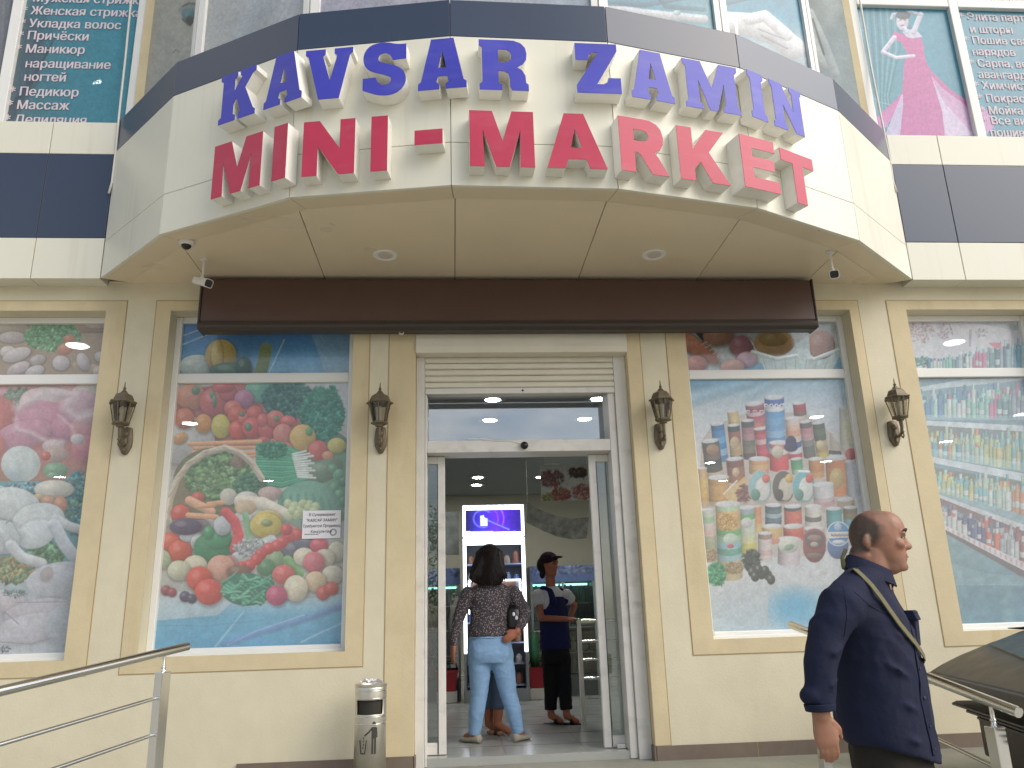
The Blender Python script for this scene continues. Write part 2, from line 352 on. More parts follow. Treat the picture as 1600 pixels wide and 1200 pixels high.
# ------------------------------------------------------------------ painted prints: a fine grid of coloured vertices on the real poster
class Art:
    """canvas over a flat quad in the scene; drawing coordinates are given by (x, y) arrays"""
    def __init__(s, p00, p10, p01, step, base='cccccc', sub=None):
        s.p00, s.p10, s.p01 = map(lambda p: np.asarray(p, float), (p00, p10, p01))   # bottom-left, bottom-right, top-left
        W = np.linalg.norm(s.p10-s.p00); H = np.linalg.norm(s.p01-s.p00)
        s.nx, s.ny = max(4, int(W/step)+1), max(4, int(H/step)+1)
        u, v = np.meshgrid(np.linspace(0, 1, s.nx), np.linspace(0, 1, s.ny)); s.u, s.v = u.ravel(), v.ravel()
        s.P = s.p00+s.u[:, None]*(s.p10-s.p00)+s.v[:, None]*(s.p01-s.p00)
        s.X, s.Y = project(s.P); s.c = np.tile(np.array([int(base[i:i+2], 16) for i in (0, 2, 4)], float), (len(s.X), 1)); s.T(0, 0, 1)
    def T(s, ox, oy, k): s.ox, s.oy, s.k = ox, oy, k; s.x = (s.X-ox)*k; s.y = (s.Y-oy)*k; return s
    @staticmethod
    def C(c): return np.array([int(c[i:i+2], 16) for i in (0, 2, 4)], float) if isinstance(c, str) else np.asarray(c, float)
    def mixin(s, idx, m, col): s.c[idx] = s.c[idx]*(1-m[:, None])+col*m[:, None]
    def E(s, cx, cy, rx, ry, col, rot=0, shade=.28, hl=.22, soft=None, a=1):
        R = max(rx, ry)*1.15+4; idx = np.nonzero((abs(s.x-cx) < R) & (abs(s.y-cy) < R))[0]
        if not len(idx): return s
        dx, dy = s.x[idx]-cx, s.y[idx]-cy; c_, s_ = math.cos(R_(rot)), math.sin(R_(rot))
        ex, ey = (dx*c_+dy*s_)/rx, (-dx*s_+dy*c_)/ry; d = np.sqrt(ex*ex+ey*ey)
        m = np.clip((1-d)*min(rx, ry)/(soft or 1.2*s.k)+.5, 0, 1)*a; col = s.C(col)
        k = 1-shade*np.clip((dx/rx*.45+dy/ry*.8+.25)*.8+.25*d*d, -.4, 1)
        h = np.clip(1-((dx/rx+.3)**2+(dy/ry+.38)**2)*5, 0, 1)*hl
        cc = col*k[:, None]; cc = cc+(235-cc)*h[:, None]; s.mixin(idx, m, cc); return s
    def PL(s, pts, col, a=1, grad=None):
        pts = np.asarray(pts, float); idx = np.nonzero((s.x > pts[:, 0].min()) & (s.x < pts[:, 0].max()) & (s.y > pts[:, 1].min()) & (s.y < pts[:, 1].max()))[0]
        if not len(idx): return s
        x, y = s.x[idx], s.y[idx]; ins = np.zeros(len(idx), bool); n = len(pts)
        for i in range(n):
            (x0, y0), (x1, y1) = pts[i], pts[(i+1) % n]
            if y0 == y1: continue
            c = ((y0 > y) != (y1 > y)) & (x < (x1-x0)*(y-y0)/(y1-y0)+x0); ins ^= c
        col = np.tile(s.C(col), (len(idx), 1))
        if grad is not None:
            g = np.clip((y-pts[:, 1].min())/(np.ptp(pts[:, 1])), 0, 1)[:, None]; col = col*(1-g)+s.C(grad)*g
        s.mixin(idx, ins*float(a), col); return s
    def LN(s, pts, wd, col, a=1, round_=True, soft=None, shade=.25):
        pts = np.asarray(pts, float); R = wd
        idx = np.nonzero((s.x > pts[:, 0].min()-R) & (s.x < pts[:, 0].max()+R) & (s.y > pts[:, 1].min()-R) & (s.y < pts[:, 1].max()+R))[0]
        if not len(idx): return s
        x, y = s.x[idx], s.y[idx]; best = np.full(len(idx), 1e9); side = np.zeros(len(idx))
        for (x0, y0), (x1, y1) in zip(pts[:-1], pts[1:]):
            L2 = (x1-x0)**2+(y1-y0)**2+1e-9; t = np.clip(((x-x0)*(x1-x0)+(y-y0)*(y1-y0))/L2, 0, 1)
            ddx, ddy = x-(x0+t*(x1-x0)), y-(y0+t*(y1-y0)); d = np.hypot(ddx, ddy); b = d < best; best[b] = d[b]; side[b] = ddy[b]
        m = np.clip((wd/2-best)/(soft or 1.2*s.k)+.5, 0, 1)*a
        s.mixin(idx, m, s.C(col)*(1-shade*np.clip(side/(wd/2), -.5, 1))[:, None]); return s
    def CAN(s, x0, y0, x1, y1, wd, cols, top='c8ccd0', rim=True):
        """upright tin or packet from (x0,y0) to (x1,y1) with bands of colour down its length"""
        t = np.array([x1-x0, y1-y0], float); L = np.linalg.norm(t); t /= L; nx = np.array([-t[1], t[0]])
        R = L+wd; idx = np.nonzero((abs(s.x-(x0+x1)/2) < R) & (abs(s.y-(y0+y1)/2) < R))[0]
        if not len(idx): return s
        dx, dy = s.x[idx]-x0, s.y[idx]-y0; a = (dx*t[0]+dy*t[1])/L; b = (dx*nx[0]+dy*nx[1])/(wd/2)
        bend = .16*wd/L*(np.sqrt(np.clip(1-b*b, 0, 1))-.5); a2 = a-bend
        m = np.clip((1-abs(b))*wd/2/(1.2*s.k)+.5, 0, 1)*np.clip((a2+.0)*L/(1.2*s.k)+.5, 0, 1)*np.clip((1-a2)*L/(1.2*s.k)+.5, 0, 1)
        k = np.clip((a2*len(cols)).astype(int), 0, len(cols)-1); cc = np.array([s.C(c) for c in cols])[k]*(1-.3*np.abs(b+.25)**2)[:, None]
        s.mixin(idx, m, cc)
        if rim: s.E(x0, y0, wd/2, wd*.13, top, rot=math.degrees(math.atan2(-t[0], t[1])), shade=.1, hl=0)
        return s
    def LEAF(s, cx, cy, rx, ry, cols, n, sz, seed=1):
        g = np.random.default_rng(seed)
        for _ in range(int(n*2.2)):
            r, th = math.sqrt(g.random()), g.random()*6.28; col = s.C(cols[g.integers(len(cols))])*g.uniform(.8, 1.15)
            s.E(cx+rx*r*math.cos(th), cy+ry*r*math.sin(th), sz*g.uniform(.4, 1.1), sz*g.uniform(.16, .5), np.clip(col*g.uniform(.75, 1.12), 0, 255), rot=g.uniform(0, 180), hl=0, shade=.35, a=.85)
        return s
    def NZ(s, amp, scale, seed=3, mask=None):
        g = np.random.default_rng(seed); n = 64; L = g.random((n, n)); x = (s.x/scale) % (n-1); y = (s.y/scale) % (n-1)
        i, j = x.astype(int), y.astype(int); fx, fy = x-i, y-j; fx = fx*fx*(3-2*fx); fy = fy*fy*(3-2*fy)
        v = L[j, i]*(1-fx)*(1-fy)+L[j, i+1]*fx*(1-fy)+L[j+1, i]*(1-fx)*fy+L[j+1, i+1]*fx*fy
        k = 1+amp*(v-.5)*2; s.c *= (k if mask is None else np.where(mask, k, 1))[:, None]; return s
    def GRAD(s, stops, axis='y'):
        q = s.y if axis == 'y' else s.x; p = [a for a, _ in stops]; cs = np.array([s.C(c) for _, c in stops])
        s.c = np.stack([np.interp(q, p, cs[:, i]) for i in range(3)], 1); return s
    def done(s, name, m, parent=None, gain=1.0, grain=.03, fade=0, label=None):
        s.T(0, 0, 1).NZ(.03, 5.3, 11).NZ(.05, 2.6, 12)
        s.c = s.c*(1+rng.normal(0, grain, (len(s.c), 1)))
        if fade: s.c = s.c*(1-fade)+np.array([198, 202, 206])*fade          # pale veil of reflected haze painted into the print colours
        col = lin(np.clip(s.c, 0, 255))*gain
        me = bpy.data.meshes.new(name); n = len(s.P); off = LOC[parent.name] if parent is not None else 0
        me.vertices.add(n); me.vertices.foreach_set('co', (s.P-off).astype(np.float32).ravel())
        k = (np.arange(s.ny-1)[:, None]*s.nx+np.arange(s.nx-1)[None]).ravel(); q = np.stack([k, k+1, k+1+s.nx, k+s.nx], 1).astype(np.int32)
        me.loops.add(q.size); me.loops.foreach_set('vertex_index', q.ravel()); me.polygons.add(len(q))
        me.polygons.foreach_set('loop_start', np.arange(0, q.size, 4, dtype=np.int32)); me.update(calc_edges=True)
        a = me.color_attributes.new('Col', 'FLOAT_COLOR', 'POINT'); a.data.foreach_set('color', np.concatenate([col, np.ones((n, 1))], 1).astype(np.float32).ravel())
        me.materials.append(m); o = link(bpy.data.objects.new(name, me), parent)
        if label: o['label'] = label
        return o
# ------------------------------------------------------------------ ground
FL, PL = .449, .395                                # shop floor and landing heights; street is z = 0
m = MB(); m.add([(-150, -150, 0), (150, -150, 0), (150, 150, 0), (-150, 150, 0)], [(0, 1, 2, 3)]); struct('street', m, MT['asphalt'])
m = MB(); m.add([(-2.1, -1.35, 0), (7, -1.35, 0), (7, .3, 0), (-2.1, .3, 0), (-2.1, -1.35, PL-.012), (7, -1.35, PL-.012), (7, .3, PL), (-2.1, .3, PL)],
                 [(0, 3, 2, 1), (4, 5, 6, 7), (0, 1, 5, 4), (1, 2, 6, 5), (2, 3, 7, 6), (3, 0, 4, 7)]); struct('landing', m, MT['stone'])
m = MB()
for k in range(2): m.box(-2.1, 1.9, -1.35-.35*(k+1), -1.352-.35*k, 0, PL-.012-.13*(k+1))
struct('steps', m, MT['stone'], bevel=.008)
m = MB(); m.add([(-7, -1.1, .25), (-2.104, -1.1, PL-.02), (-2.104, -.16, PL-.02), (-7, -.16, .25), (-7, -1.1, 0), (-2.104, -1.1, 0), (-2.104, -.16, 0), (-7, -.16, 0)],
                 [(0, 1, 2, 3), (4, 7, 6, 5), (0, 4, 5, 1), (1, 5, 6, 2), (2, 6, 7, 3), (3, 7, 4, 0)]); struct('ramp', m, MT['stone'])

# ------------------------------------------------------------------ the shop building
B = thing('shop_building', 'two-storey cream plastered shop with curved canopy over a glazed entrance', 'building', (0, 0, 0))
def wall_holes(mb, xs, zs, y0, y1, holes):
    xs = sorted(set(xs+[h for H in holes for h in H[:2]])); zs = sorted(set(zs+[h for H in holes for h in H[2:]]))
    inside = lambda x, z: any(a < x < b and c < z < d for a, b, c, d in holes)
    for i in range(len(xs)-1):
        for j in range(len(zs)-1):
            x0, x1, z0, z1 = xs[i], xs[i+1], zs[j], zs[j+1]; cx, cz = (x0+x1)/2, (z0+z1)/2
            if inside(cx, cz): continue
            mb.add([(x0, y0, z0), (x1, y0, z0), (x1, y0, z1), (x0, y0, z1)], [(0, 1, 2, 3)])
            mb.add([(x0, y1, z0), (x1, y1, z0), (x1, y1, z1), (x0, y1, z1)], [(3, 2, 1, 0)])
            for dx, e in ((-1, x0), (1, x1)):
                nx = cx+dx*(x1-x0)/2+dx*1e-3
                if nx < xs[0] or nx > xs[-1] or inside(nx, cz): mb.add([(e, y0, z0), (e, y1, z0), (e, y1, z1), (e, y0, z1)], [(0, 1, 2, 3)])
            for dz, e in ((-1, z0), (1, z1)):
                nz = cz+dz*(z1-z0)/2+dz*1e-3
                if nz < zs[0] or nz > zs[-1] or inside(cx, nz): mb.add([(x0, y0, e), (x0, y1, e), (x1, y1, e), (x1, y0, e)], [(0, 1, 2, 3)])
WY = -.17
WIN = dict(meat=(-4.47, -3.30, -4.63, -3.14), veg=(-2.80, -1.355, -2.92, -1.222), cans=(1.355, 2.80, 1.187, 2.885), soap=(3.30, 4.47, 3.13, 4.63))
WZ0, WZ1 = 1.20, 3.825
m = MB(); wall_holes(m, [-8, 8], [0, 4.3], WY, .12, [(a, b, WZ0, WZ1) for a, b, _, _ in WIN.values()]+[(-.862, .862, .3, 3.70)])
obj('wall', m, MT['cream'], B)
# ochre painted trims round the openings, 4 mm proud, with a darker groove line along the outer edge
def trim(x0, x1, z0, z1, hx0, hx1, hz0, hz1, gx=(1, 1)):
    m = MB(); y0, y1 = WY-.004, WY+.001; g = .006
    def strip(a, b, c, d):
        m.box(a, b, y0, y1, c, d)
    strip(x0+g, hx0, z0+g, z1-g); strip(hx1, x1-g, z0+g, z1-g); strip(hx0, hx1, z0+g, hz0); strip(hx0, hx1, hz1, z1-g)
    m.mi = 1
    m.box(x0, x0+g, y0+.001, y1, z0, z1); m.box(x1-g, x1, y0+.001, y1, z0, z1); m.box(x0+g, x1-g, y0+.001, y1, z0, z0+g); m.box(x0+g, x1-g, y0+.001, y1, z1-g, z1)
    return obj('trim', m, [MT['ochre'], MT['groove']], B)
for a, b, c, d in WIN.values(): trim(c, d, 1.09, 3.912, a, b, WZ0, WZ1)
m = MB()
for x0, x1 in ((-1.075, -.862), (.862, .976)):
    m.mi = 0; m.box(x0+(.006 if x0 < 0 else 0), x1-(.006 if x0 > 0 else 0), WY-.004, WY+.001, .49, 3.98)
    m.mi = 1; e = x0 if x0 < 0 else x1-.006; m.box(e, e+.006, WY-.003, WY+.001, .49, 3.98)
obj('trim', m, [MT['ochre'], MT['groove']], B)
for s in (-1, 1): m = MB(); m.box(min(s*.858, s*.8625), max(s*.858, s*.8625), WY-.003, .0, .49, 3.70); obj('reveal', m, MT['ochre'], B)   # ochre reveals of the door opening
m = MB(); m.box(-2.065, -.862, WY-.016, WY-.0005, PL-.06, .488); m.box(.862, 8, WY-.016, WY-.0005, PL-.06, .488)
m.box(.846, .858, WY-.016, -.001, PL-.06, .486); m.box(-.858, -.846, WY-.016, -.001, PL-.06, .486)
for x in (1.6, 2.2, 2.8): m.mi = 1; m.box(x-.002, x+.002, WY-.0167, WY-.012, PL-.06, .4885)
obj('plinth', m, [MT['plinth'], MT['groove']], B)

# windows of the ground floor: white plastic frame, mullion, sill
def frame_rect(m, x0, x1, z0, z1, y0, y1, t, tb=None):
    tb = tb or t
    m.box(x0, x0+t, y0, y1, z0, z1); m.box(x1-t, x1, y0, y1, z0, z1); m.box(x0+t, x1-t, y0, y1, z0, z0+tb); m.box(x0+t, x1-t, y0, y1, z1-t, z1)
for k, (a, b, _, _) in WIN.items():
    m = MB(); m.box(a, a+.05, -.03, .06, WZ0, WZ1); m.box(b-.05, b, -.03, .06, WZ0, WZ1); m.box(a+.05, b-.05, -.03, .06, WZ0, WZ0+.05); m.box(a+.05, b-.05, -.03, .06, WZ1-.05, WZ1)
    m.box(a+.05, b-.05, -.028, .05, 3.265, 3.345)
    wo = obj('window', m, MT['white'], B, bevel=.006)
    s = MB(); s.box(a+.002, b-.002, -.07, -.031, WZ0-.012, WZ0+.02); obj('sill', s, MT['white'], wo, bevel=.004)
    g = MB(); g.box(a+.0495, b-.0495, .012, .016, 1.249, 3.266); g.box(a+.0495, b-.0495, .012, .016, 3.344, 3.776); obj('pane', g, MT['doorglass'], wo)

# flat cladding of the first floor, either side of the canopy
for s in (-1, 1):
    edges = [3.305, 3.83, 5.1, 6.4, 8] if s < 0 else [3.305, 3.775, 5.0, 6.3, 8]
    for z0, z1, mt, nm in ((4.03, 4.38, 'panel', 'cladding_panel'), (4.38, 5.134, 'navy', 'navy_panel'), (5.134, 5.434, 'panel', 'sill_panel')):
        m = MB()
        for e0, e1 in zip(edges[:-1], edges[1:]):
            x0, x1 = sorted((s*e0, s*e1)); m.box(x0+.003, x1-.003, -.33, -.14, z0+.002, z1-.002)
        obj(nm, m, MT[mt], B, bevel=.003)
    m = MB(); x0, x1 = sorted((s*3.31, s*7.99)); m.box(x0, x1, -.322, -.135, 4.04, 5.42); obj('cladding_backing', m, MT['seal'], B)

# first floor wall and windows
UY = -.2
UW = [(-5.45, -3.237), (3.145+.09, 5.45)]
m = MB(); wall_holes(m, [-8, 8], [4.3, 9], UY-.06, .0, [(-5.45, -3.237, 5.3, 8.3), (3.225, 5.45, 5.3, 8.3), (-3.06, 3.06, 5.3, 8.3)]); obj('upper_wall', m, MT['ochre'], B)
for (a, b), mul in zip(UW, ((-4.335,), (4.282,))):
    m = MB(); frame_rect(m, a, b, 5.30, 8.3, UY-.035, UY+.05, .075)
    for x in mul: m.box(x-.045, x+.045, UY-.033, UY+.045, 5.375, 8.225)
    m.box(a+.075, mul[0]-.045, UY-.031, UY+.04, 6.93, 7.02); m.box(mul[0]+.045, b-.075, UY-.031, UY+.04, 6.93, 7.02)
    wo = obj('upper_window', m, MT['white'], B, bevel=.006)
    g = MB(); g.box(a+.07, b-.07, UY+.018, UY+.022, 5.36, 8.23); obj('pane', g, MT['doorglass'], wo)

# canopy: seven facets
CV = np.array([[-3.30, -.335], [-2.60, -1.08], [-1.605, -1.612], [-.565, -1.785], [.51, -1.762], [1.52, -1.527], [2.485, -1.045], [3.30, -.335]])
CZ0, CZ1, CZ2 = 4.035, 5.16, 5.455
def facet(i, off=0.):
    a, b = CV[i], CV[i+1]; L = np.linalg.norm(b-a); t = (b-a)/L; n = np.array([t[1], -t[0]]); return a+n*off, t, n, L
def offset_poly(d):                                 # canopy line moved outward by d (mitred)
    P = []
    for i in range(8):
        ns = [facet(j)[2] for j in (i-1, i) if 0 <= j < 7]; n = sum(ns); n = n/np.linalg.norm(n); P.append(CV[i]+n*d/max(.5, n@ns[0]))
    return np.array(P)
m = MB(); inn = offset_poly(-.03)
for i in range(7):
    (x0, y0), (x1, y1) = inn[i], inn[i+1]; m.add([(x0, y0, CZ0+.006), (x1, y1, CZ0+.006), (x1, y1, CZ2-.01), (x0, y0, CZ2-.01)], [(0, 1, 2, 3)])
top = [(*p, CZ2-.004) for p in inn]; m.add(top+[(3.30, -.10, CZ2-.004), (-3.30, -.10, CZ2-.004)], [tuple(range(10))])
sof = [(*p, CZ0+.045) for p in inn]; m.add(sof+[(3.30, -.16, CZ0+.045), (-3.30, -.16, CZ0+.045)], [tuple(range(10))])
canopy = obj('canopy', m, MT['seal'], B)
def facet_panel(name, i, z0, z1, mt, th=.028):
    P0, P1 = CV[i], CV[i+1]; Q = offset_poly(-th); t = (P1-P0)/np.linalg.norm(P1-P0); g = t*.0022
    m = MB(); m.prism([P0+g, P1-g, Q[i+1]-g, Q[i]+g], z0, z1); return obj(name, m, MT[mt], canopy, bevel=.002)
for i in range(7):
    facet_panel('fascia_panel', i, CZ0, 4.343, 'panel'); facet_panel('fascia_panel', i, 4.347, CZ1-.002, 'panel'); facet_panel('fascia_band', i, CZ1+.002, CZ2, 'navy')
lipo, lipi = offset_poly(-.029), offset_poly(-.215)
for i in range(7):                                  # tilted edge strip under the fascia
    a, b, c, d = lipo[i], lipo[i+1], lipi[i+1], lipi[i]; g = (b-a)/np.linalg.norm(b-a)*.002
    m = MB(); z0, z1 = CZ0+.001, CZ0+.026
    m.add([(*(a+g), z0), (*(b-g), z0), (*(c-g), z1), (*(d+g), z1), (*(a+g), z0+.01), (*(b-g), z0+.01), (*(c-g), z1+.01), (*(d+g), z1+.01)],
          [(0, 1, 2, 3), (7, 6, 5, 4), (0, 4, 5, 1), (1, 5, 6, 2), (2, 6, 7, 3), (3, 7, 4, 0)]); obj('soffit_strip', m, MT['sofpanel'], canopy)
seams = [-3.3, -2.52, -1.585, -.54, .475, 1.475, 2.43, 3.3]
def lip_y(x): return float(np.interp(x, lipi[:, 0], lipi[:, 1]))
for x0, x1 in zip(seams[:-1], seams[1:]):
    xs = [x0+.003]+[float(p[0]) for p in lipi if x0+.02 < p[0] < x1-.02]+[x1-.003]
    pts = [(x, lip_y(x)+.004) for x in xs]+[(x1-.003, -.168), (x0+.003, -.168)]
    pts = [p for k, p in enumerate(pts)]
    m = MB(); m.prism(pts, CZ0+.028, CZ0+.04); obj('soffit_panel', m, MT['sofpanel'], canopy)

# bay windows above the canopy
BP = offset_poly(-.15)
bayL = []
for i in range(7):
    a, b = BP[i], BP[i+1]; L = np.linalg.norm(b-a); t = (b-a)/L; n = np.array([t[1], -t[0]])
    m = MB()
    def post(u0, u1, z0, z1, o0=-.03, o1=.025):
        pts = [a+t*u0+n*o1, a+t*u1+n*o1, a+t*u1+n*o0, a+t*u0+n*o0]; m.prism(pts, z0, z1)
    lw = .07 if i in (1, 2, 4, 5, 6) else .012; rw = .05 if i in (0, 1, 3, 4, 5) else .012
    post(.004, lw, CZ2-.003, 8.3); post(L-rw, L-.004, CZ2-.003, 8.3); post(lw, L-rw, CZ2-.003, CZ2+.05); post(lw, L-rw, 8.2, 8.3)
    wo = obj('bay_window', m, MT['white'], B)
    bayL.append((a+t*lw, a+t*(L-rw)))
m = MB(); m.prism([tuple(p) for p in offset_poly(-.02)]+[(3.3, .3), (-3.3, .3)], 8.3, 8.6); obj('bay_roof', m, MT['panel'], B)

# interior shell of the shop
m = MB(); m.add([(-7.8, -.02, FL), (7.8, -.02, FL), (7.8, 10, FL), (-7.8, 10, FL)], [(0, 1, 2, 3)])
m.add([(-.86, -.05, PL-.1), (.86, -.05, PL-.1), (.86, -.05, FL), (-.86, -.05, FL)], [(0, 1, 2, 3)]); m.add([(-.86, -.05, FL), (.86, -.05, FL), (.86, -.02, FL), (-.86, -.02, FL)], [(0, 1, 2, 3)])
fl_ = obj('shop_floor', m, MT['tile'], B)
m = MB(); m.mi = 0
for k in range(-8, 20): pass
for k in np.arange(-7.4, 7.6, .6): m.box(k-.0025, k+.0025, .0, 10, FL+.0005, FL+.0012)
for k in np.arange(.4, 10, .6): m.box(-7.6, 7.6, k-.0025, k+.0025, FL+.0005, FL+.0014)
obj('tile_joints', m, mat('grey grout', '5c5c56', .6), fl_)
m = MB(); m.box(-7.9, 7.9, 10, 10.1, FL-.1, 4.2); m.box(-7.9, -7.8, .1, 10, FL-.1, 4.2); m.box(7.8, 7.9, .1, 10, FL-.1, 4.2); obj('inner_wall', m, MT['wallin'], B)
m = MB(); m.box(-7.9, 7.9, .121, 10.1, 3.80, 3.9); obj('shop_ceiling', m, MT['ceilin'], B)
m = MB(); m.box(-7.9, 7.9, .01, 10.1, 7.4, 7.5); m.box(-7.9, 7.9, 5, 5.1, 4.0, 7.39); m.box(-8, -7.92, .01, 5, 4, 7.39); m.box(7.92, 8, .01, 5, 4, 7.39); obj('upper_room', m, MT['ceilin'], B)
m = MB(); m.box(-8, 8, .01, 10.1, 8.9, 9.0); m.box(-8.1, -8, .12, 10.1, 0, 9); m.box(8, 8.1, .12, 10.1, 0, 9); m.box(-8.1, 8.1, 10.1, 10.2, 0, 9); obj('outer_shell', m, MT['cream'], B)

# ------------------------------------------------------------------ entrance
m = MB()
m.box(-.789, -.772, -.06, .19, PL, 3.45); m.box(.697, .754, -.06, .19, PL, 3.45)
m.box(-.772, .697, -.055, .19, 2.665, 2.76); m.box(-.772, .697, .1, .19, 3.18, 3.45)
ent = obj('entrance_door', m, MT['whitedirty'], B, bevel=.005)
for x0, x1 in ((-.857, -.79), (.756, .857)): m = MB(); m.box(x0, x1, -.085, .19, PL-.02, 3.45); obj('shutter_guide', m, MT['whitedirty'], ent, bevel=.004)
g = MB(); g.box(-.772, .697, .165, .171, 2.76, 3.18); obj('transom_pane', g, MT['transom'], ent)
def leaf(x0, x1, y, inner):
    m = MB(); t = .062; a = x0 if inner < 0 else x1-t
    m.box(a, a+t, y-.022, y+.022, FL+.004, 2.66); o = x1-.025 if inner < 0 else x0
    m.box(o, o+.025, y-.02, y+.02, FL+.004, 2.66); xa, xb = (x0+t, x1-.025) if inner < 0 else (x0+.025, x1-t)
    m.box(xa, xb, y-.02, y+.02, FL+.004, FL+.085); m.box(xa, xb, y-.02, y+.02, 2.60, 2.66)
    lf = obj('sliding_leaf', m, MT['whitedirty'], B, bevel=.004)
    g = MB(); g.box(xa, xb, y-.004, y+.004, FL+.085, 2.60); obj('leaf_pane', g, MT['doorglass'], lf)
    r = MB(); r.box(a+(.0 if inner > 0 else t-.006), a+(.006 if inner > 0 else t), y-.024, y+.024, FL+.01, 2.6); obj('rubber_seal', r, MT['black'], lf)
leaf(-.80, -.633, .10, 1); leaf(.535, .72, .10, -1)
m = MB(); m.box(.62, .74, .03, .075, FL+.002, FL+.03); obj('floor_guide', m, MT['steel'], ent, bevel=.003)
m = MB(); m.lathe([(.001, 0), (.026, .002), (.031, .012), (.03, .03), (.02, .045), (.001, .05)], (.0, -.058, 2.715), 18, (0, -1, -.25)); obj('motion_sensor', m, MT['black'], ent, smooth=True)
m = MB(); pts = [(-.45, -.058, 2.775), (-.33, -.06, 2.772), (-.22, -.06, 2.752), (-.12, -.06, 2.757), (-.05, -.06, 2.735), (0, -.06, 2.725)]; m.tube(pts, .003, 6); obj('sensor_cable', m, MT['lside'], ent)
# roller shutter above the door
sh = MB(); prof = [(-.20, 3.45), (-.205, 3.50), (-.20, 3.60), (-.17, 3.70), (.05, 3.70), (.05, 3.45)]
k = len(sh.v); xs = (-.857, .857); sh.add([(x, y, z) for x in xs for y, z in prof], [tuple(range(6)), tuple(range(11, 5, -1))]+[(i, (i+1) % 6, 6+(i+1) % 6, 6+i) for i in range(6)])
rs = obj('shutter_box', sh, MT['shutter'], B, bevel=.004)
m = MB()
for k in range(5):
    z = 3.452-.053*(k+1); m.rings([[(x, y, zz) for y, zz in ((-.068, z+.004), (-.078, z+.012), (-.08, z+.03), (-.076, z+.046), (-.068, z+.052), (-.06, z+.052), (-.06, z+.004))] for x in (-.787, .754)])
obj('shutter_slats', m, MT['shutter'], rs)
m = MB(); m.box(-.787, .754, -.083, -.058, 3.14, 3.186); obj('shutter_bar', m, MT['whitedirty'], rs, bevel=.004)
m = MB(); m.lathe([(.001, 0), (.009, .001), (.009, .004), (.001, .005)], (0, -.083, 3.163), 12, (0, -1, 0)); obj('lock', m, MT['bolt'], rs)

# awning cassette over the door
A = thing('awning_cassette', 'long dark brown closed awning box under the curved canopy', 'awning', (-.05, WY, 3.6))
m = MB(); prof = [(-.33, 3.66), (-.34, 3.68), (-.335, 4.02), (-.32, 4.03), (WY-.006, 4.03), (WY-.006, 3.64), (-.31, 3.64)]; n = len(prof)
m.add([(x, y, z) for x in (-2.515, 2.41) for y, z in prof], [tuple(range(n)), tuple(range(2*n-1, n-1, -1))]+[(i, (i+1) % n, n+(i+1) % n, n+i) for i in range(n)])
obj('cassette', m, MT['brown'], A, bevel=.006)
m = MB(); prof = [(-.352, 3.615), (-.358, 3.635), (-.35, 3.665), (-.326, 3.668), (-.30, 3.638), (-.22, 3.638), (-.22, 3.60), (-.32, 3.595)]; n = len(prof)
m.add([(x, y, z) for x in (-2.52, 2.415) for y, z in prof], [tuple(range(n)), tuple(range(2*n-1, n-1, -1))]+[(i, (i+1) % n, n+(i+1) % n, n+i) for i in range(n)])
obj('front_rail', m, MT['browntrim'], A, bevel=.004)
for x0, x1 in ((-2.535, -2.517), (2.412, 2.43)):
    m = MB(); m.box(x0, x1, -.345, WY-.003, 3.605, 4.035); obj('end_cap', m, MT['browntrim'], A, bevel=.008)
m = MB(); m.tube([(-.98, -.30, 3.597), (-.98, -.30, 3.575), (-.95, -.30, 3.575), (-.95, -.30, 3.597)], .006, 6); obj('crank_eye', m, MT['steel'], A)

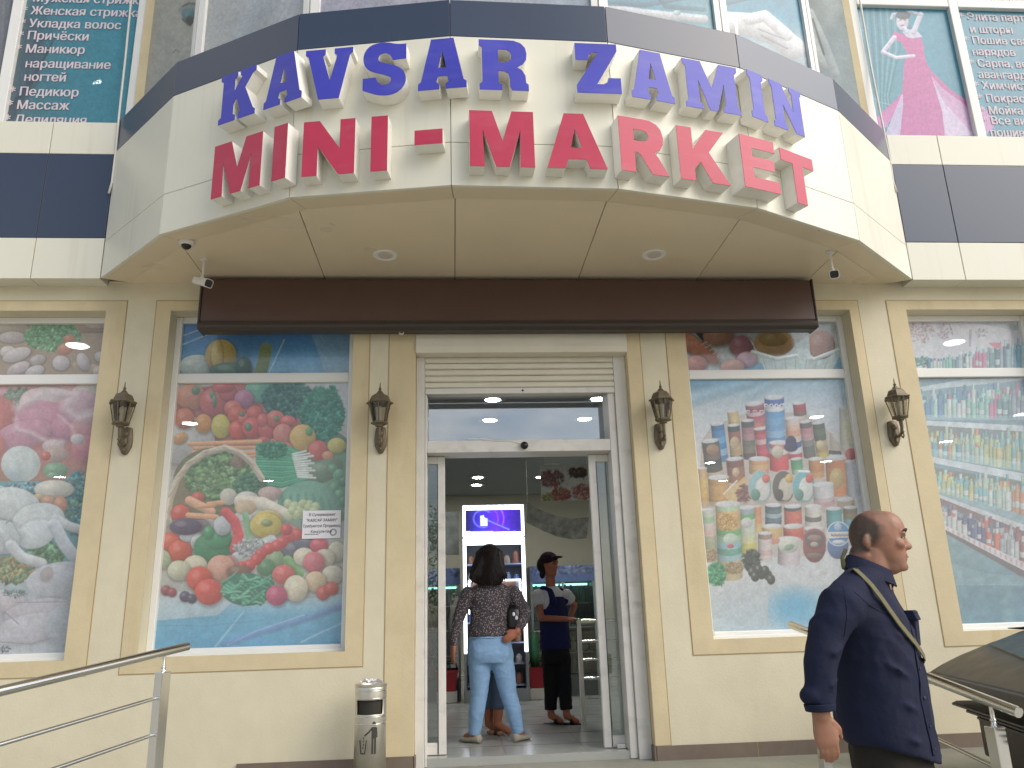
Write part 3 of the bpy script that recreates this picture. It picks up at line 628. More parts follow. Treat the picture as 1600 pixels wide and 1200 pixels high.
# ------------------------------------------------------------------ raised letters
SLAB = dict(
 K=([(0,0),(.46,0),(.46,.1),(.39,.14),(.39,.34),(.48,.45),(.59,.15),(.54,.1),(.54,0),(1,0),(1,.1),(.94,.14),(.69,.62),(.88,.86),(.97,.9),(.97,1),(.54,1),(.54,.9),(.59,.86),(.39,.6),(.39,.86),(.46,.9),(.46,1),(0,1),(0,.9),(.07,.86),(.07,.14),(0,.1)], []),
 A=([(0,0),(.44,0),(.44,.1),(.38,.14),(.41,.25),(.60,.25),(.63,.14),(.57,.1),(.57,0),(1,0),(1,.12),(.94,.16),(.74,1),(.27,1),(.06,.16),(0,.12)], [[(.5,.76),(.42,.42),(.585,.42)]]),
 V=([(0,1),(.42,1),(.42,.9),(.37,.86),(.53,.36),(.67,.86),(.61,.9),(.61,1),(1,1),(1,.9),(.94,.86),(.73,0),(.30,0),(.06,.86),(0,.9)], []),
 R=([(0,0),(.46,0),(.46,.11),(.39,.15),(.39,.38),(.50,.375),(.59,.33),(.62,.24),(.62,.08),(.66,0),(1,0),(1,.12),(.95,.16),(.94,.30),(.87,.41),(.77,.46),(.90,.53),(.965,.62),(.98,.74),(.95,.86),(.86,.95),(.72,.995),(.6,1),(0,1),(0,.88),(.06,.84),(.06,.15),(0,.11)], [[(.39,.55),(.39,.81),(.54,.81),(.62,.78),(.66,.71),(.65,.62),(.6,.57),(.52,.55)]]),
 Z=([(0,1),(.95,1),(.95,.86),(.46,.18),(.60,.18),(.69,.22),(.72,.31),(1,.31),(1,0),(0,0),(0,.15),(.52,.82),(.40,.82),(.31,.77),(.28,.66),(0,.66)], []),
 M=([(0,0),(.31,0),(.31,.1),(.26,.14),(.26,.60),(.43,0),(.57,0),(.73,.60),(.73,.14),(.68,.1),(.68,0),(1,0),(1,.1),(.95,.14),(.95,.86),(1,.9),(1,1),(.67,1),(.5,.47),(.33,1),(0,1),(0,.9),(.05,.86),(.05,.14),(0,.1)], []),
 I=([(0,0),(1,0),(1,.12),(.86,.17),(.86,.83),(1,.88),(1,1),(0,1),(0,.88),(.14,.83),(.14,.17),(0,.12)], []),
 N=([(0,0),(.42,0),(.42,.1),(.36,.14),(.36,.55),(.68,0),(.95,0),(.95,.86),(1,.9),(1,1),(.62,1),(.62,.9),(.68,.86),(.68,.46),(.38,1),(0,1),(0,.9),(.06,.86),(.06,.14),(0,.1)], []))
Sp = [(1,.97),(1,.97),(1,.67),(1,.67),(.69,.66),(.69,.66),(.64,.76),(.52,.82),(.40,.80),(.345,.73),(.37,.655),(.5,.61),(.75,.55),(.92,.46),(1.0,.32),(.99,.18),(.88,.05),(.68,-.03),(.42,-.03),(.2,.03),(0,.10),(0,.10),(0,.33),(0,.33),(.30,.34),(.30,.34),(.35,.23),(.47,.17),(.60,.185),(.665,.25),(.64,.33),(.5,.38),(.25,.44),(.07,.53),(0,.67),(.01,.83),(.12,.97),(.32,1.03),(.55,1.03),(.8,.97)]
SLAB['S'] = (chaikin(Sp, 2), [])
SANS = dict(
 M=([(0,0),(.225,0),(.205,.66),(.40,0),(.61,0),(.79,.66),(.775,0),(1,0),(1,1),(.66,1),(.51,.46),(.355,1),(0,1)], []), I=([(0,0),(1,0),(1,1),(0,1)], []),
 N=([(0,0),(.29,0),(.29,.53),(.70,0),(1,0),(1,1),(.71,1),(.71,.47),(.31,1),(0,1)], []),
 A=([(0,0),(.30,0),(.355,.165),(.655,.165),(.705,0),(1,0),(.645,1),(.315,1)], [[(.49,.72),(.405,.37),(.59,.37)]]),
 R=([(0,0),(.30,0),(.30,.37),(.36,.37),(.42,.33),(.64,0),(1,0),(.80,.31),(.72,.40),(.84,.46),(.91,.57),(.93,.71),(.89,.85),(.80,.94),(.66,.99),(.52,1),(0,1)], [[(.30,.58),(.30,.79),(.50,.79),(.58,.765),(.615,.69),(.58,.61),(.50,.58)]]),
 K=([(0,0),(.30,0),(.30,.22),(.43,.37),(.64,0),(1,0),(.62,.57),(.97,1),(.60,1),(.30,.60),(.30,1),(0,1)], []),
 E=([(0,0),(1,0),(1,.22),(.30,.22),(.30,.41),(.91,.41),(.91,.62),(.30,.62),(.30,.78),(.96,.78),(.96,1),(0,1)], []),
 T=([(.345,0),(.655,0),(.655,.765),(1,.765),(1,1),(0,1),(0,.765),(.345,.765)], []))
SANS['-'] = SANS['I']
def letter(sign, gl, i, u0, u1, z0, z1, face, d=.105, own=None):
    outer, holes = gl; a, t, n, L = facet(i, .001)
    if own is not None: a, t, n = own
    f = lambda off: (lambda x, y: (*(a+t*(u0+x*(u1-u0))+n*off), z0+y*(z1-z0)))
    m = MB(); tess(m, outer, holes, f(d)); tess(m, outer, holes, f(0))
    for lp in [outer]+holes:
        q = len(lp); m.add([f(0)(*p) for p in lp]+[f(d)(*p) for p in lp], [(j, (j+1) % q, q+(j+1) % q, q+j) for j in range(q)])
    lo = obj('letter', m, MT['lside'], sign)
    m = MB(); cx = .5; e = .012
    k = lambda p: (p[0], p[1])
    tess(m, outer, holes, f(d+.004))
    for lp in [outer]+holes:
        q = len(lp); m.add([f(d+.0008)(*p) for p in lp]+[f(d+.004)(*p) for p in lp], [(j, (j+1) % q, q+(j+1) % q, q+j) for j in range(q)])
    obj('letter_face', m, face, lo)
    b = MB()                                        # fixing screws under the letter
    for x in (.25, .75):
        p = np.array([*(a+t*(u0+x*(u1-u0))+n*.05), z0]); b.lathe([(.001, 0), (.007, .0005), (.007, .003), (.001, .004)], p, 8, (0, 0, -1))
S1 = thing('shop_sign', 'upper sign line of raised blue slab-serif letters reading KAVSAR ZAMIN', 'sign', (0, -1.78, 4.66), 'raised letter signs on the canopy')
for ch, i, u0, u1 in (('K',1,.575,.89),('A',1,.965,1.275),('V',2,.105,.425),('S',2,.495,.782),('A',2,.861,1.178),('R',3,.185,.505),('Z',3,.822,1.118),('A',4,.095,.412),('M',4,.495,.922),('I',5,-.065,.09),('N',5,.155,.485)):
    letter(S1, SLAB[ch], i, u0, u1, 4.668, 5.052, MT['blue'])
S2 = thing('shop_sign', 'lower sign line of raised red block letters reading MINI - MARKET', 'sign', (0, -1.78, 4.1), 'raised letter signs on the canopy')
for ch, i, u0, u1, z0, z1 in (('M',1,.567,.975,4.108,4.505),('I',1,1.07,1.178,4.108,4.505),('N',2,.115,.455,4.108,4.505),('I',2,.56,.667,4.108,4.505),('-',2,.84,1.02,4.272,4.376),('M',3,.115,.525,4.108,4.51),('A',3,.602,.988,4.108,4.508),('R',4,-.02,.318,4.104,4.504),('K',4,.40,.768,4.104,4.504),('T',5,.167,.505,4.094,4.494)):
    letter(S2, SANS[ch], i, u0, u1, z0, z1, MT['red'])
a4, t4, n4, L4 = facet(4); a5, t5, n5, L5 = facet(5); tm = t4+t5; tm /= np.linalg.norm(tm); nm = np.array([tm[1], -tm[0]])
letter(S2, SANS['E'], 4, -.19, .115, 4.10, 4.50, MT['red'], d=.135, own=(CV[5]-nm*.025, tm, nm))

# ------------------------------------------------------------------ wall lanterns
def make_lantern(label):
    L = thing('wall_lantern', label, 'wall lamp', (0, 0, 0), 'bronze wall lanterns between the windows')
    m = MB()                                         # cast back plate
    for k in range(1): 
        pl = [(-.038, .10), (-.045, .06), (-.05, .0), (-.046, -.05), (-.035, -.075), (-.02, -.105), (0, -.115), (.02, -.105), (.035, -.075), (.046, -.05), (.05, 0), (.045, .06), (.038, .10), (0, .112)]
        m.rings([[(x, -.0, z-.02) for x, z in pl], [(x, -.016, z-.02) for x, z in pl], [(x*.75, -.026, z*.8-.02) for x, z in pl]])
    m.ell((0, -.03, -.03), (.024, .02, .04)); m.ell((0, -.026, -.095), (.016, .016, .022)); m.ell((0, -.028, .03), (.026, .02, .026))
    obj('back_plate', m, MT['bronze'], L, smooth=50)
    m = MB(); m.tube([(0, -.02, -.045), (0, -.07, -.065), (0, -.115, -.045), (0, -.13, .0), (0, -.13, .055)], [.014, .012, .012, .013, .016], 10)
    m.tube([(0, -.1, -.06), (0, -.125, -.085), (0, -.14, -.075), (0, -.14, -.055)], [.008, .007, .006, .005], 8, rounded=True); m.ell((0, -.13, -.035), (.014, .014, .014))
    obj('arm', m, MT['bronze'], L, smooth=50)
    o = (0, -.13, .06); H6 = math.pi/6
    m = MB(); m.lathe([(.012, -.005), (.03, .0), (.036, .012), (.068, .022), (.07, .032), (.06, .036)], o, 6, rot=H6); obj('cup', m, MT['bronze'], L)
    m = MB(); m.lathe([(.055, .037), (.088, .185)], o, 6, rot=H6); obj('lantern_glass', m, MT['lglass'], L)
    m = MB()
    for k in range(6):
        a = 2*math.pi*k/6+H6; d = np.array([math.cos(a), math.sin(a), 0]); p = np.array(o); m.tube([p+d*.056+(0, 0, .034), p+d*.090+(0, 0, .188)], .0045, 5)
    obj('cage', m, MT['bronze'], L)
    m = MB(); m.lathe([(.10, .184), (.108, .19), (.106, .198), (.085, .208), (.08, .222), (.066, .252), (.03, .272), (.022, .285), (.016, .292)], o, 6, rot=H6)
    k0 = len(m.v); m.lathe([(.016, .29), (.009, .30), (.013, .312), (.006, .322), (.003, .36), (.001, .366)], o, 10); obj('roof', m, MT['bronze'], L)
    m = MB(); m.lathe([(.018, .037), (.018, .09), (.016, .092)], o, 10); m.lathe([(.014, .092), (.022, .12), (.022, .15), (.012, .165), (.001, .17)], o, 12); obj('bulb', m, MT['bulb'], L, smooth=40)
    return L
LP = [((-3.035, 'leftmost bronze wall lantern, between the meat window and the vegetable window')), ((-1.125, 'bronze wall lantern between the vegetable window and the entrance')), ((1.075, 'bronze wall lantern between the entrance and the canned food window')), ((3.005, 'rightmost bronze wall lantern, between the canned food window and the detergent window'))]
lan = make_lantern(LP[0][1])
for k, (x, lb) in enumerate(LP):
    if k == 0: lan.location = (x, WY-.001, 2.785); lan.scale = (.96, 1.06, .96)
    else: dup(lan, (x, WY-.001, 2.765), lb)

# ------------------------------------------------------------------ soffit fittings
for x, y, lb in ((-1.067, -.705, 'left round unlit downlight set in the canopy ceiling'), (.996, -.734, 'right round unlit downlight set in the canopy ceiling')):
    t = thing('downlight', lb, 'ceiling lamp', (x, y, CZ0+.027), 'unlit downlights in the canopy ceiling')
    m = MB(); m.lathe([(.094, 0), (.094, -.004), (.084, -.008), (.08, -.006)], (x, y, CZ0+.027), 28); obj('ring', m, MT['lside'], t, smooth=40)
    m = MB(); m.lathe([(.079, -.004), (.05, -.0065), (.001, -.0075)], (x, y, CZ0+.027), 28); obj('diffuser', m, mat('milky diffuser', 'cfc4b8', .4), t, smooth=40)
SZ = CZ0+.027
t = thing('dome_camera', 'small white dome security camera with dark eye under left canopy edge', 'security camera', (-2.46, -.93, SZ))
m = MB(); m.lathe([(.001, 0), (.052, 0), (.056, -.012), (.052, -.032), (.042, -.04)], (-2.46, -.93, SZ), 24); obj('housing', m, MT['camwhite'], t, smooth=40)
m = MB(); m.ell((-2.46, -.935, SZ-.036), (.036, .036, .034)); obj('lens_dome', m, MT['black'], t, smooth=True)
def bullet(x, y, label, drop, dirv):
    t = thing('bullet_camera', label, 'security camera', (x, y, SZ), 'white bullet security cameras under the canopy')
    m = MB(); m.lathe([(.001, 0), (.03, 0), (.03, -.012), (.012, -.016)], (x, y, SZ), 18); m.tube([(x, y, SZ-.014), (x, y, SZ-drop)], .009, 8); m.ell((x, y, SZ-drop), (.016, .016, .016))
    obj('bracket', m, MT['camwhite'], t, smooth=40)
    d = np.asarray(dirv, float); d /= np.linalg.norm(d); c = np.array([x, y, SZ-drop-.035]); up = np.array([0, 0, 1.]); sd_ = np.cross(d, up); sd_ /= np.linalg.norm(sd_); up = np.cross(sd_, d)
    def sec(k, a, b): return [c+d*k+sd_*a*math.copysign(abs(math.cos(q))**.5, math.cos(q))+up*b*math.copysign(abs(math.sin(q))**.5, math.sin(q)) for q in np.linspace(0, 2*math.pi, 20, endpoint=False)]
    m = MB(); m.rings([sec(-.085, .02, .016), sec(-.08, .032, .028), sec(.05, .034, .03), sec(.06, .036, .032), sec(.085, .036, .033)]); b = obj('body', m, MT['camwhite'], t, smooth=40)
    m = MB(); m.rings([sec(.0855, .031, .028), sec(.087, .03, .027)]); obj('lens_window', m, MT['black'], b)
bullet(-2.43, -.62, 'white bullet security camera on the left, hanging below the dome camera', .15, (.75, -.55, -.38))
bullet(2.37, -.80, 'white bullet security camera hanging under the right canopy edge', .16, (-.35, -.85, -.35))

# cables
def cable(name, px, label, Y):
    m = MB(); m.tube([atY(x, y, yy) for (x, y), yy in zip(px, Y)], .009, 8); return tag(obj(name, m, MT['camwhite'], smooth=True), label, 'cable')
cable('cable', [(205, 0), (196, 90), (186, 180), (181, 235), (175, 285), (170, 302)], 'thin white cable hanging down past the left navy panel', [-.262, -.262, -.345, -.345, -.35, -.36])
cable('cable', [(1342, -10), (1360, 100), (1378, 190), (1392, 258), (1396, 285), (1401, 300)], 'thin white cable hanging down past the right navy panel', [-.262, -.262, -.345, -.345, -.35, -.36])
# ------------------------------------------------------------------ printed window films (each a flat print on its real pane)
ST = .0042
def quad_xz(x0, x1, z0, z1, y): return (x0, y, z0), (x1, y, z0), (x0, y, z1)
def rows(a, txt, occ=.42, **k):
    for r in txt.strip().split('\n'):
        p = r.split()
        if not p: continue
        q = [float(v) for v in p[:4]]; ro = float(p[5]) if len(p) > 5 else 0
        a.E(q[0]+q[2]*.05, q[1]+q[3]*.10, q[2]*1.10, q[3]*1.10, '2e2620', rot=ro, shade=0, hl=0, soft=min(q[2], q[3])*.35, a=occ)
        a.E(*q, p[4], rot=ro, **k)
FY = .006
# vegetables, main pane
a = Art(*quad_xz(-2.752, -1.403, 1.247, 3.268, FY), ST, 'c4c6c6')
a.T(0, 0, 1).GRAD([(595, 'c2c4c8'), (900, 'c4c6c4'), (935, '9dbccb'), (960, '5fa0c2'), (1015, '3f8ab6')])
a.T(240, 590, 5)
a.PL([(150, 50), (1540, 45), (1540, 900), (120, 900)], 'b7b9b2').PL([(1180, 40), (1540, 40), (1540, 380), (1470, 350), (1300, 100)], 'bfc3ca')
a.E(700, 300, 620, 260, 'b0605a', shade=.1, hl=0).E(1250, 640, 330, 260, '4f7058', shade=.1, hl=0).E(1380, 850, 240, 300, '5d8a68', shade=.1, hl=0)
rows(a, """250 490 230 190 c9c9c4
830 100 115 95 5fa58c
290 150 118 98 d98a68
330 100 30 32 5a8a68
470 190 112 108 d0625c
460 130 20 30 5f8f6a
475 180 16 50 5f8f6a
580 120 62 60 d2605c
540 75 80 40 cf5f60
705 165 74 70 b8708f
620 240 70 62 d4695a""")
a.LEAF(1050, 170, 190, 150, ['2f6a62', '3f7f70', '27564f', '4a8a76'], 420, 30, 2).LEAF(1320, 290, 160, 190, ['2f8a6a', '3c9a78', '206a52', '2a7a60'], 520, 32, 3).LEAF(1300, 130, 60, 60, ['2f8a6a', '3c9a78'], 60, 24, 4).LEAF(1390, 110, 40, 40, ['2f8a6a'], 30, 22, 5)
rows(a, """240 320 78 82 d0704e
390 360 66 76 df924c
525 380 74 94 cfc050
650 290 72 68 d65a48
660 410 72 78 d85040
790 280 62 62 d35c50
700 320 40 46 d9685c
770 390 78 82 d2554c
740 385 26 30 4f7f56
690 285 22 20 56805a
880 410 62 78 cf5552
950 320 72 64 d8685a
960 320 18 24 5a8a60
1050 340 62 42 d8605a
850 330 40 50 d4605a
1010 440 76 80 d47868
1165 470 102 104 dcae58
1215 420 26 34 4f9f60
1285 570 76 80 d25a50
1430 530 72 60 cfc25a
1360 610 46 36 d98a60
930 510 42 32 d26058
1040 540 44 34 d0605a
860 490 50 30 cc5a52
210 475 56 42 e0a060 -30""")
for p, wd, c in (([(280, 520), (830, 500)], 36, 'e0a070'), ([(320, 553), (800, 545)], 30, 'd99a68'), ([(300, 585), (640, 580)], 26, 'dca272'), ([(640, 592), (800, 588)], 30, 'd99668'), ([(700, 620), (800, 612)], 24, 'd59060')): a.LN(p, wd, c)
a.E(1330, 730, 160, 84, '5f7a5c', -25)
for k in range(34):
    y0 = 520+k*9.5; a.LN([(805, y0), (1000, y0-10+k), (1130+k*2.2, 640-60+k*6.5)], 13, ['3f8f68', '2f7a58', '4fa078', '35805c'][k % 4], shade=.5)
for k in range(12): a.LN([(1085+k*4, 600+k*16), (1190+k*2+(k % 3)*25, 575+k*19)], 17, 'd4dad4')
a.LEAF(930, 560, 120, 60, ['3f8a60', '2f7a58'], 60, 26, 9)
for k in range(38): a.E(1400+(k*37 % 110), 710+(k*53 % 320), 36, 38, ['5f9a72', '6aa57c', '558c66'][k % 3])
a.E(480, 820, 330, 275, '6a6a4a', shade=.1, hl=0).E(220, 1000, 90, 220, '75684c', shade=.1, hl=0)
a.LEAF(520, 760, 280, 190, ['6f9a5c', '88ae70', '587f4a', '78a464'], 620, 36, 6).LEAF(760, 840, 120, 80, ['4f7f5c', '3f6f4e'], 160, 30, 7).E(660, 660, 70, 50, '8a5f50', a=.7)
hp = [(95, 1300), (105, 1100), (130, 950), (180, 800), (270, 680), (400, 590), (560, 548), (680, 590), (770, 670), (845, 790)]
a.LN(hp, 50, 'c8baa2'); a.LN([(x+10, y+10) for x, y in hp], 14, 'b09f86'); a.LN([(x-8, y-12) for x, y in hp], 8, 'e0d4bc')
for k in range(9): a.LN([(hp[k][0]-20, hp[k][1]-5), (hp[k+1][0]+15, hp[k+1][1]+18)], 6, 'a89478')
a.E(1210, 1010, 245, 205, '5f957c', shade=.2, hl=.1)
for k in range(7): a.LN([(1010+k*60, 900+abs(k-3)*16), (985+k*72, 1130)], 26, '457a62', a=.6)
rows(a, """905 905 90 55 c8a8a0
585 930 66 66 cdc8b5
730 950 94 62 d0ccc0
345 935 52 42 cf5a45""")
a.LN([(680, 970), (850, 985), (1010, 1065)], 105, 'd5cdb8').E(720, 1015, 84, 60, 'd8b890')
for k in range(22): a.E(1050+(k*41 % 220), 985+(k*29 % 110), 34, 36, 'b8c890')
rows(a, """210 1060 76 68 d05040
300 1150 140 62 5a4a58
520 1165 68 78 b8c0c8
890 1140 122 104 d8c060
1060 1205 72 56 d86050""")
for p, wd, c in (([(280, 960), (450, 1045)], 70, 'dba27c'), ([(270, 1075), (490, 1090)], 44, 'd99c74'), ([(430, 990), (540, 975)], 40, 'd49a70'), ([(330, 1010), (470, 1000)], 30, 'cf9468')): a.LN(p, wd, c)
a.T(220, 800, 4.706)
a.PL([(110, 60), (1500, 60), (1500, 600), (900, 680), (110, 620)], '8f8a7c', a=.55)
a.PL([(90, 560), (700, 640), (560, 760), (90, 800)], 'b9c6cc', a=.7)
rows(a, """220 220 75 72 d5543f
290 292 88 86 d0503c
160 350 60 70 a8b48a
370 180 85 42 c0c8cc
420 225 52 62 c5cac8
330 110 120 60 54455a
540 265 150 122 3f8055
560 190 104 74 4a9560
500 150 40 50 4a9060
600 100 64 72 c0c8cc""")
a.LN([(625, 0), (690, 70), (720, 170), (690, 275)], 74, 'cf4a4a').LN([(770, 20), (800, 200)], 46, '7fb080')
rows(a, """920 100 118 92 d5bc58
925 80 40 24 8aa060
1130 280 110 80 5a5a68
1230 220 100 60 5f5f70
990 350 64 74 7fa070
920 410 66 64 4f8058""")
a.LN([(700, 335), (800, 275), (960, 205)], 74, 'b8bfc0').LEAF(820, 265, 130, 60, ['b8bfc0', 'c8cecd', 'a8b0b2'], 90, 22, 12).LN([(640, 470), (760, 420), (900, 320), (1150, 170)], 22, '5a6f50').LN([(1080, 350), (1170, 450)], 64, '6fa060')
for x, y in ((1150, 165), (1090, 182), (1040, 222), (1000, 248), (940, 268), (880, 312), (850, 348), (800, 392), (740, 405), (1070, 130)): a.E(x, y, 44, 44, 'cc4a48')
rows(a, """400 400 92 82 d0c8a8
280 430 82 74 c8c8a8
650 400 64 84 cf7f80
590 412 102 96 d89a80
430 492 96 92 d04a3c
500 588 104 96 d24a40
720 440 90 50 7a5a4c""")
a.E(780, 570, 190, 120, '3a6a58', hl=0, shade=.1)
for k in range(110):
    x, y, an = 650+(k*67 % 270), 490+(k*43 % 170), (k*29 % 80)-40
    c_, s_ = math.cos(R_(an)), math.sin(R_(an)); a.LN([(x-70*c_, y-50*s_), (x-20*c_, y+10), (x+30*c_, y+26*s_), (x+70*c_, y+70*s_)], 17, ['4a8f72', '62a585', '3d7f62'][k % 3], shade=.4)
rows(a, """1310 245 68 56 cf4a58
1200 330 78 68 d8cdb0
1440 290 64 74 d5cdb0
1350 340 76 68 d2caae
1275 370 80 78 d0606a
1050 460 84 72 cf5a55
1410 460 78 68 d8cfb4
1285 512 78 76 d8b890
1140 562 88 98 d8ceb0
1000 612 78 76 b84a68
1340 597 48 52 d0504a
1402 562 50 50 d45048
185 577 38 38 8a3f4a
230 592 34 34 8f4048
325 622 40 40 4a4058
375 637 36 36 453f55""")
for p in ([(550, 990), (640, 880), (760, 730)], [(1180, 960), (1320, 890), (1480, 820)], [(640, 980), (840, 880), (1200, 760)]): a.LN(p, 16, '8cc0da', a=.7)
a.LN([(620, 970), (900, 880), (1200, 790), (1480, 690)], 46, '5a70b0', a=.6, soft=30).LN([(100, 830), (500, 830), (900, 790)], 14, '4f94ba', a=.6, soft=12)
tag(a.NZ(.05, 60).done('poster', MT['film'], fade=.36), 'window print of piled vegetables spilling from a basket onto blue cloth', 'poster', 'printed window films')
# vegetables, upper pane
a = Art(*quad_xz(-2.752, -1.403, 3.343, 3.778, FY), ST).T(220, 480, 2.143)
a.GRAD([(50, '3a6aa8'), (140, '4a86ba'), (230, '7aa8c4')]).NZ(.12, 70)
for p in ([(130, 130), (300, 60)], [(430, 220), (480, 110)], [(130, 100), (240, 60)]): a.LN(p, 5, 'a8c8dc', a=.8)
a.PL([(560, 60), (710, 60), (710, 225), (620, 225)], '9ab8c8', a=.5)
rows(a, """190 197 62 38 b5c5c0
268 160 52 52 b8a058
255 160 20 50 c4ae68
300 212 70 26 4f6a58
345 200 26 34 3f5a4c""")
a.LN([(418, 140), (412, 180), (398, 230)], 42, '6a7a50').E(480, 232, 60, 14, '3f6f50')
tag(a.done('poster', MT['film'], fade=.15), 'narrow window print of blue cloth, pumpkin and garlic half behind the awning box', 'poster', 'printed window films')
# tins and packets, main pane
a = Art(*quad_xz(1.403, 2.752, 1.247, 3.268, FY), ST).T(0, 0, 1)
a.GRAD([(590, '7fa9c4'), (640, 'b4c2cc'), (700, 'c2c6cb'), (900, 'bcc4c8'), (990, 'a2b8c4')])
a.T(1070, 590, 5.517)
for p, wd, c in (([(20, 60), (300, 40), (700, 20)], 120, '5a9cc4'), ([(40, 200), (300, 120), (600, 30)], 90, '7fb0cc'), ([(560, 150), (800, 20)], 70, '8ab4cc'), ([(30, 40), (200, 30)], 60, '4a90be')): a.LN(p, wd, c, a=.75, soft=70)
a.E(1390, 310, 60, 50, 'd0c8a0').CAN(1390, 260, 1400, 640, 120, ['cfcdb8', 'd2cfae', 'd0ccaa', 'c8c8ac'], rim=False).CAN(1290, 470, 1300, 650, 90, ['c4c8c0', 'c8ccc0', 'c0c4bc'], rim=False)
CANS = """600 225 625 420 160 8f4a58 7f3a4a c4a8ac 9a4450 a85860 b06050
410 290 430 420 95 c0a468 c8b070 b89858
280 400 320 720 115 2f5f9a 3a78b8 4f90c8 2f6aa8 6fa0c8 3a5f98
420 410 450 720 105 2f3a3c 8a4f44 7a5a4a b09468 a88a5c 3a3c3a
540 370 560 700 110 3f3f44 8f6068 a07078 5a5a50 6a6050 4a3a3c
650 440 680 700 110 9f3a48 b84a58 c8a0a0 b03a48 c04450 a83440
770 170 790 620 170 3a58a0 d0d4dc 4f8cc8 5f9cd0 5a90c8 7aa8d0 4a7ab8 6a90b8
985 220 1000 360 110 983444 8a2f3c 5a4a40 b8a8a0
930 350 950 700 130 c8b8b0 d0a890 c89070 c8b4a0 3a4a8a c0c8d0 b03a48
1040 380 1080 690 105 4a4448 a87078 b08088 6a6a68 4a5450 55504c
1150 390 1190 690 105 3a4a3e 4a5c48 3f5040 b8a078 a88a58 b8a850
220 545 260 860 150 3f4a44 54483f 5f4f44 2f3432 3a3c36 b8a890
810 560 815 800 165 b87068 c8c0b8 c04a48 c83c44 c43840
960 700 975 830 100 3f8a58 4a9460 8ab090
430 700 450 900 150 6a4438 8a5840 905c40
640 700 640 830 170 c8905c d0a068 c49060
1130 700 1140 860 130 c07a48 b87040 c08850
1310 690 1330 1010 200 c8703c d07a40 d47c3c cc7440
290 860 300 1100 180 b8844c c09050 b88848 a87c44
1440 720 1460 1020 120 b8bcc4 c0c4cc b8c0c8 b4b8c0
150 780 170 1110 80 c8a070 c8a858 c49c50 b88c48"""
def cans(a, txt):
    for r in txt.split('\n'):
        p = r.split(); a.CAN(*[float(v) for v in p[:5]], p[5:])
a.PL([(140, 560), (230, 420), (540, 300), (1040, 300), (1200, 420), (1440, 680), (1480, 1160), (120, 1160)], 'a48f80', a=.6).NZ(.03, 60)
cans(a, CANS)
a.E(915, 560, 48, 60, '2a2a48', hl=0).E(915, 600, 60, 40, '2a2a48', hl=0).E(240, 620, 55, 45, 'a07858', hl=0, a=.8).E(430, 560, 40, 50, 'c8b080', a=.8).E(1170, 580, 36, 40, 'd0bc90', a=.8).E(800, 640, 50, 54, 'c8bcac', a=.9).E(1435, 660, 55, 50, 'b84a50', hl=0).E(1310, 870, 60, 90, 'b8b470', a=.7).E(440, 815, 30, 40, 'd8c0a0', a=.8)
for x in (700, 745, 790, 835): a.E(x, 240, 16, 16, 'e4e4e8', hl=0).E(x, 240, 8, 8, '3a58a0', hl=0)
for x in (545, 605, 660): a.E(x, 293, 18, 14, 'd8c8c8', hl=0).E(x, 293, 9, 7, '8f4a58', hl=0)
a.PL([(1240, 625), (1350, 635), (1350, 665), (1240, 660)], '3a3a38')
a.PL([(330, 1010), (520, 850), (540, 900), (420, 1110)], 'c8a868', a=.9).LN([(335, 1005), (450, 890)], 14, 'd8d0bc').LEAF(510, 1000, 60, 80, ['7a4a44', '8f5a50', '5a3a38'], 40, 26, 5)
for cx, c1, c2, c3 in ((650, '7aa8b0', 'c8c8c4', 'cc5a50'), (850, '4a4844', 'b8b0a0', 'c8a050'), (1025, '5a9ca8', 'c4ccc8', 'cc5044')):
    a.E(cx, 945, 104, 150, 'a8a49c', hl=0, shade=.1).E(cx, 945, 94, 140, c1, hl=0, shade=.15).E(cx+20, 960, 62, 100, c2, hl=0, shade=.1).E(cx+50, 870, 34, 40, c3, hl=0).E(cx-40, 1010, 40, 50, '4f7f70' if c1 != '4a4844' else '3a3834', hl=0)
a.LN([(985, 808), (1070, 812)], 20, 'e0eef0')
cans(a, """1190 920 1205 1100 180 c4c4c8 c8c8cc ccc8cc b8a8b0 c06a90
1385 1050 1395 1160 150 8a7a5c 7a6848 5a5040""")
a.T(1080, 780, 5.4545)
a.PL([(90, 20), (1360, 20), (1360, 400), (900, 500), (520, 480), (110, 520)], 'a49484', a=.6)
cans(a, """560 60 570 280 70 c4784c cc8450 c8a860
140 90 170 530 110 b8c0b0 8ab088 c0b4ac c8a8a0 9a9c80 8a9470 a89478 a08868
700 50 700 220 140 3f5058 4a6068 8aa0a8 4a6470 3f5058
865 60 870 230 150 3f4448 c05a48 c85c48 b85448 b04a40
1040 60 1040 230 140 c8c4bc c4c0b8 5a5854 c8c4bc
1215 80 1225 330 130 3f8a8c 4a9490 4a8ca0 3a6a90 3f70a0
1355 70 1360 260 120 6a6048 7a6c50 5f9cac 6aa4b0
690 230 695 370 170 c8a868 c89860 c47860
870 230 875 350 175 c05a48 b84a44 b84840
1050 250 1050 330 170 b8a88c a8947c
630 290 630 520 120 8a6f64 c4b8b4 c8bcb8 c0a0a0 c4b8b4
840 340 830 560 190 c0c0b4 c4c8c0 c0b8bc c0b4bc c0b8c0
470 70 490 470 140 8a9aa4 5a9a5c c0c8bc b8c0b0 b8c4a4 c4c488 c0b858 b8b454
310 40 335 680 210 a8c4a0 d0a868 cca060 c89c5c 5a9a5c 8ab890 7ab0b8 4f8f7c 8ab0b8 b8a07c a8926c b4a480""")
a.LEAF(312, 190, 80, 70, ['d8a858', 'c89448', 'e0b868'], 120, 16, 8).LEAF(365, 580, 80, 50, ['a08a60', 'b49c74', '8a7448'], 130, 12, 9).LEAF(170, 470, 44, 50, ['a89070', '988060'], 50, 14, 3)
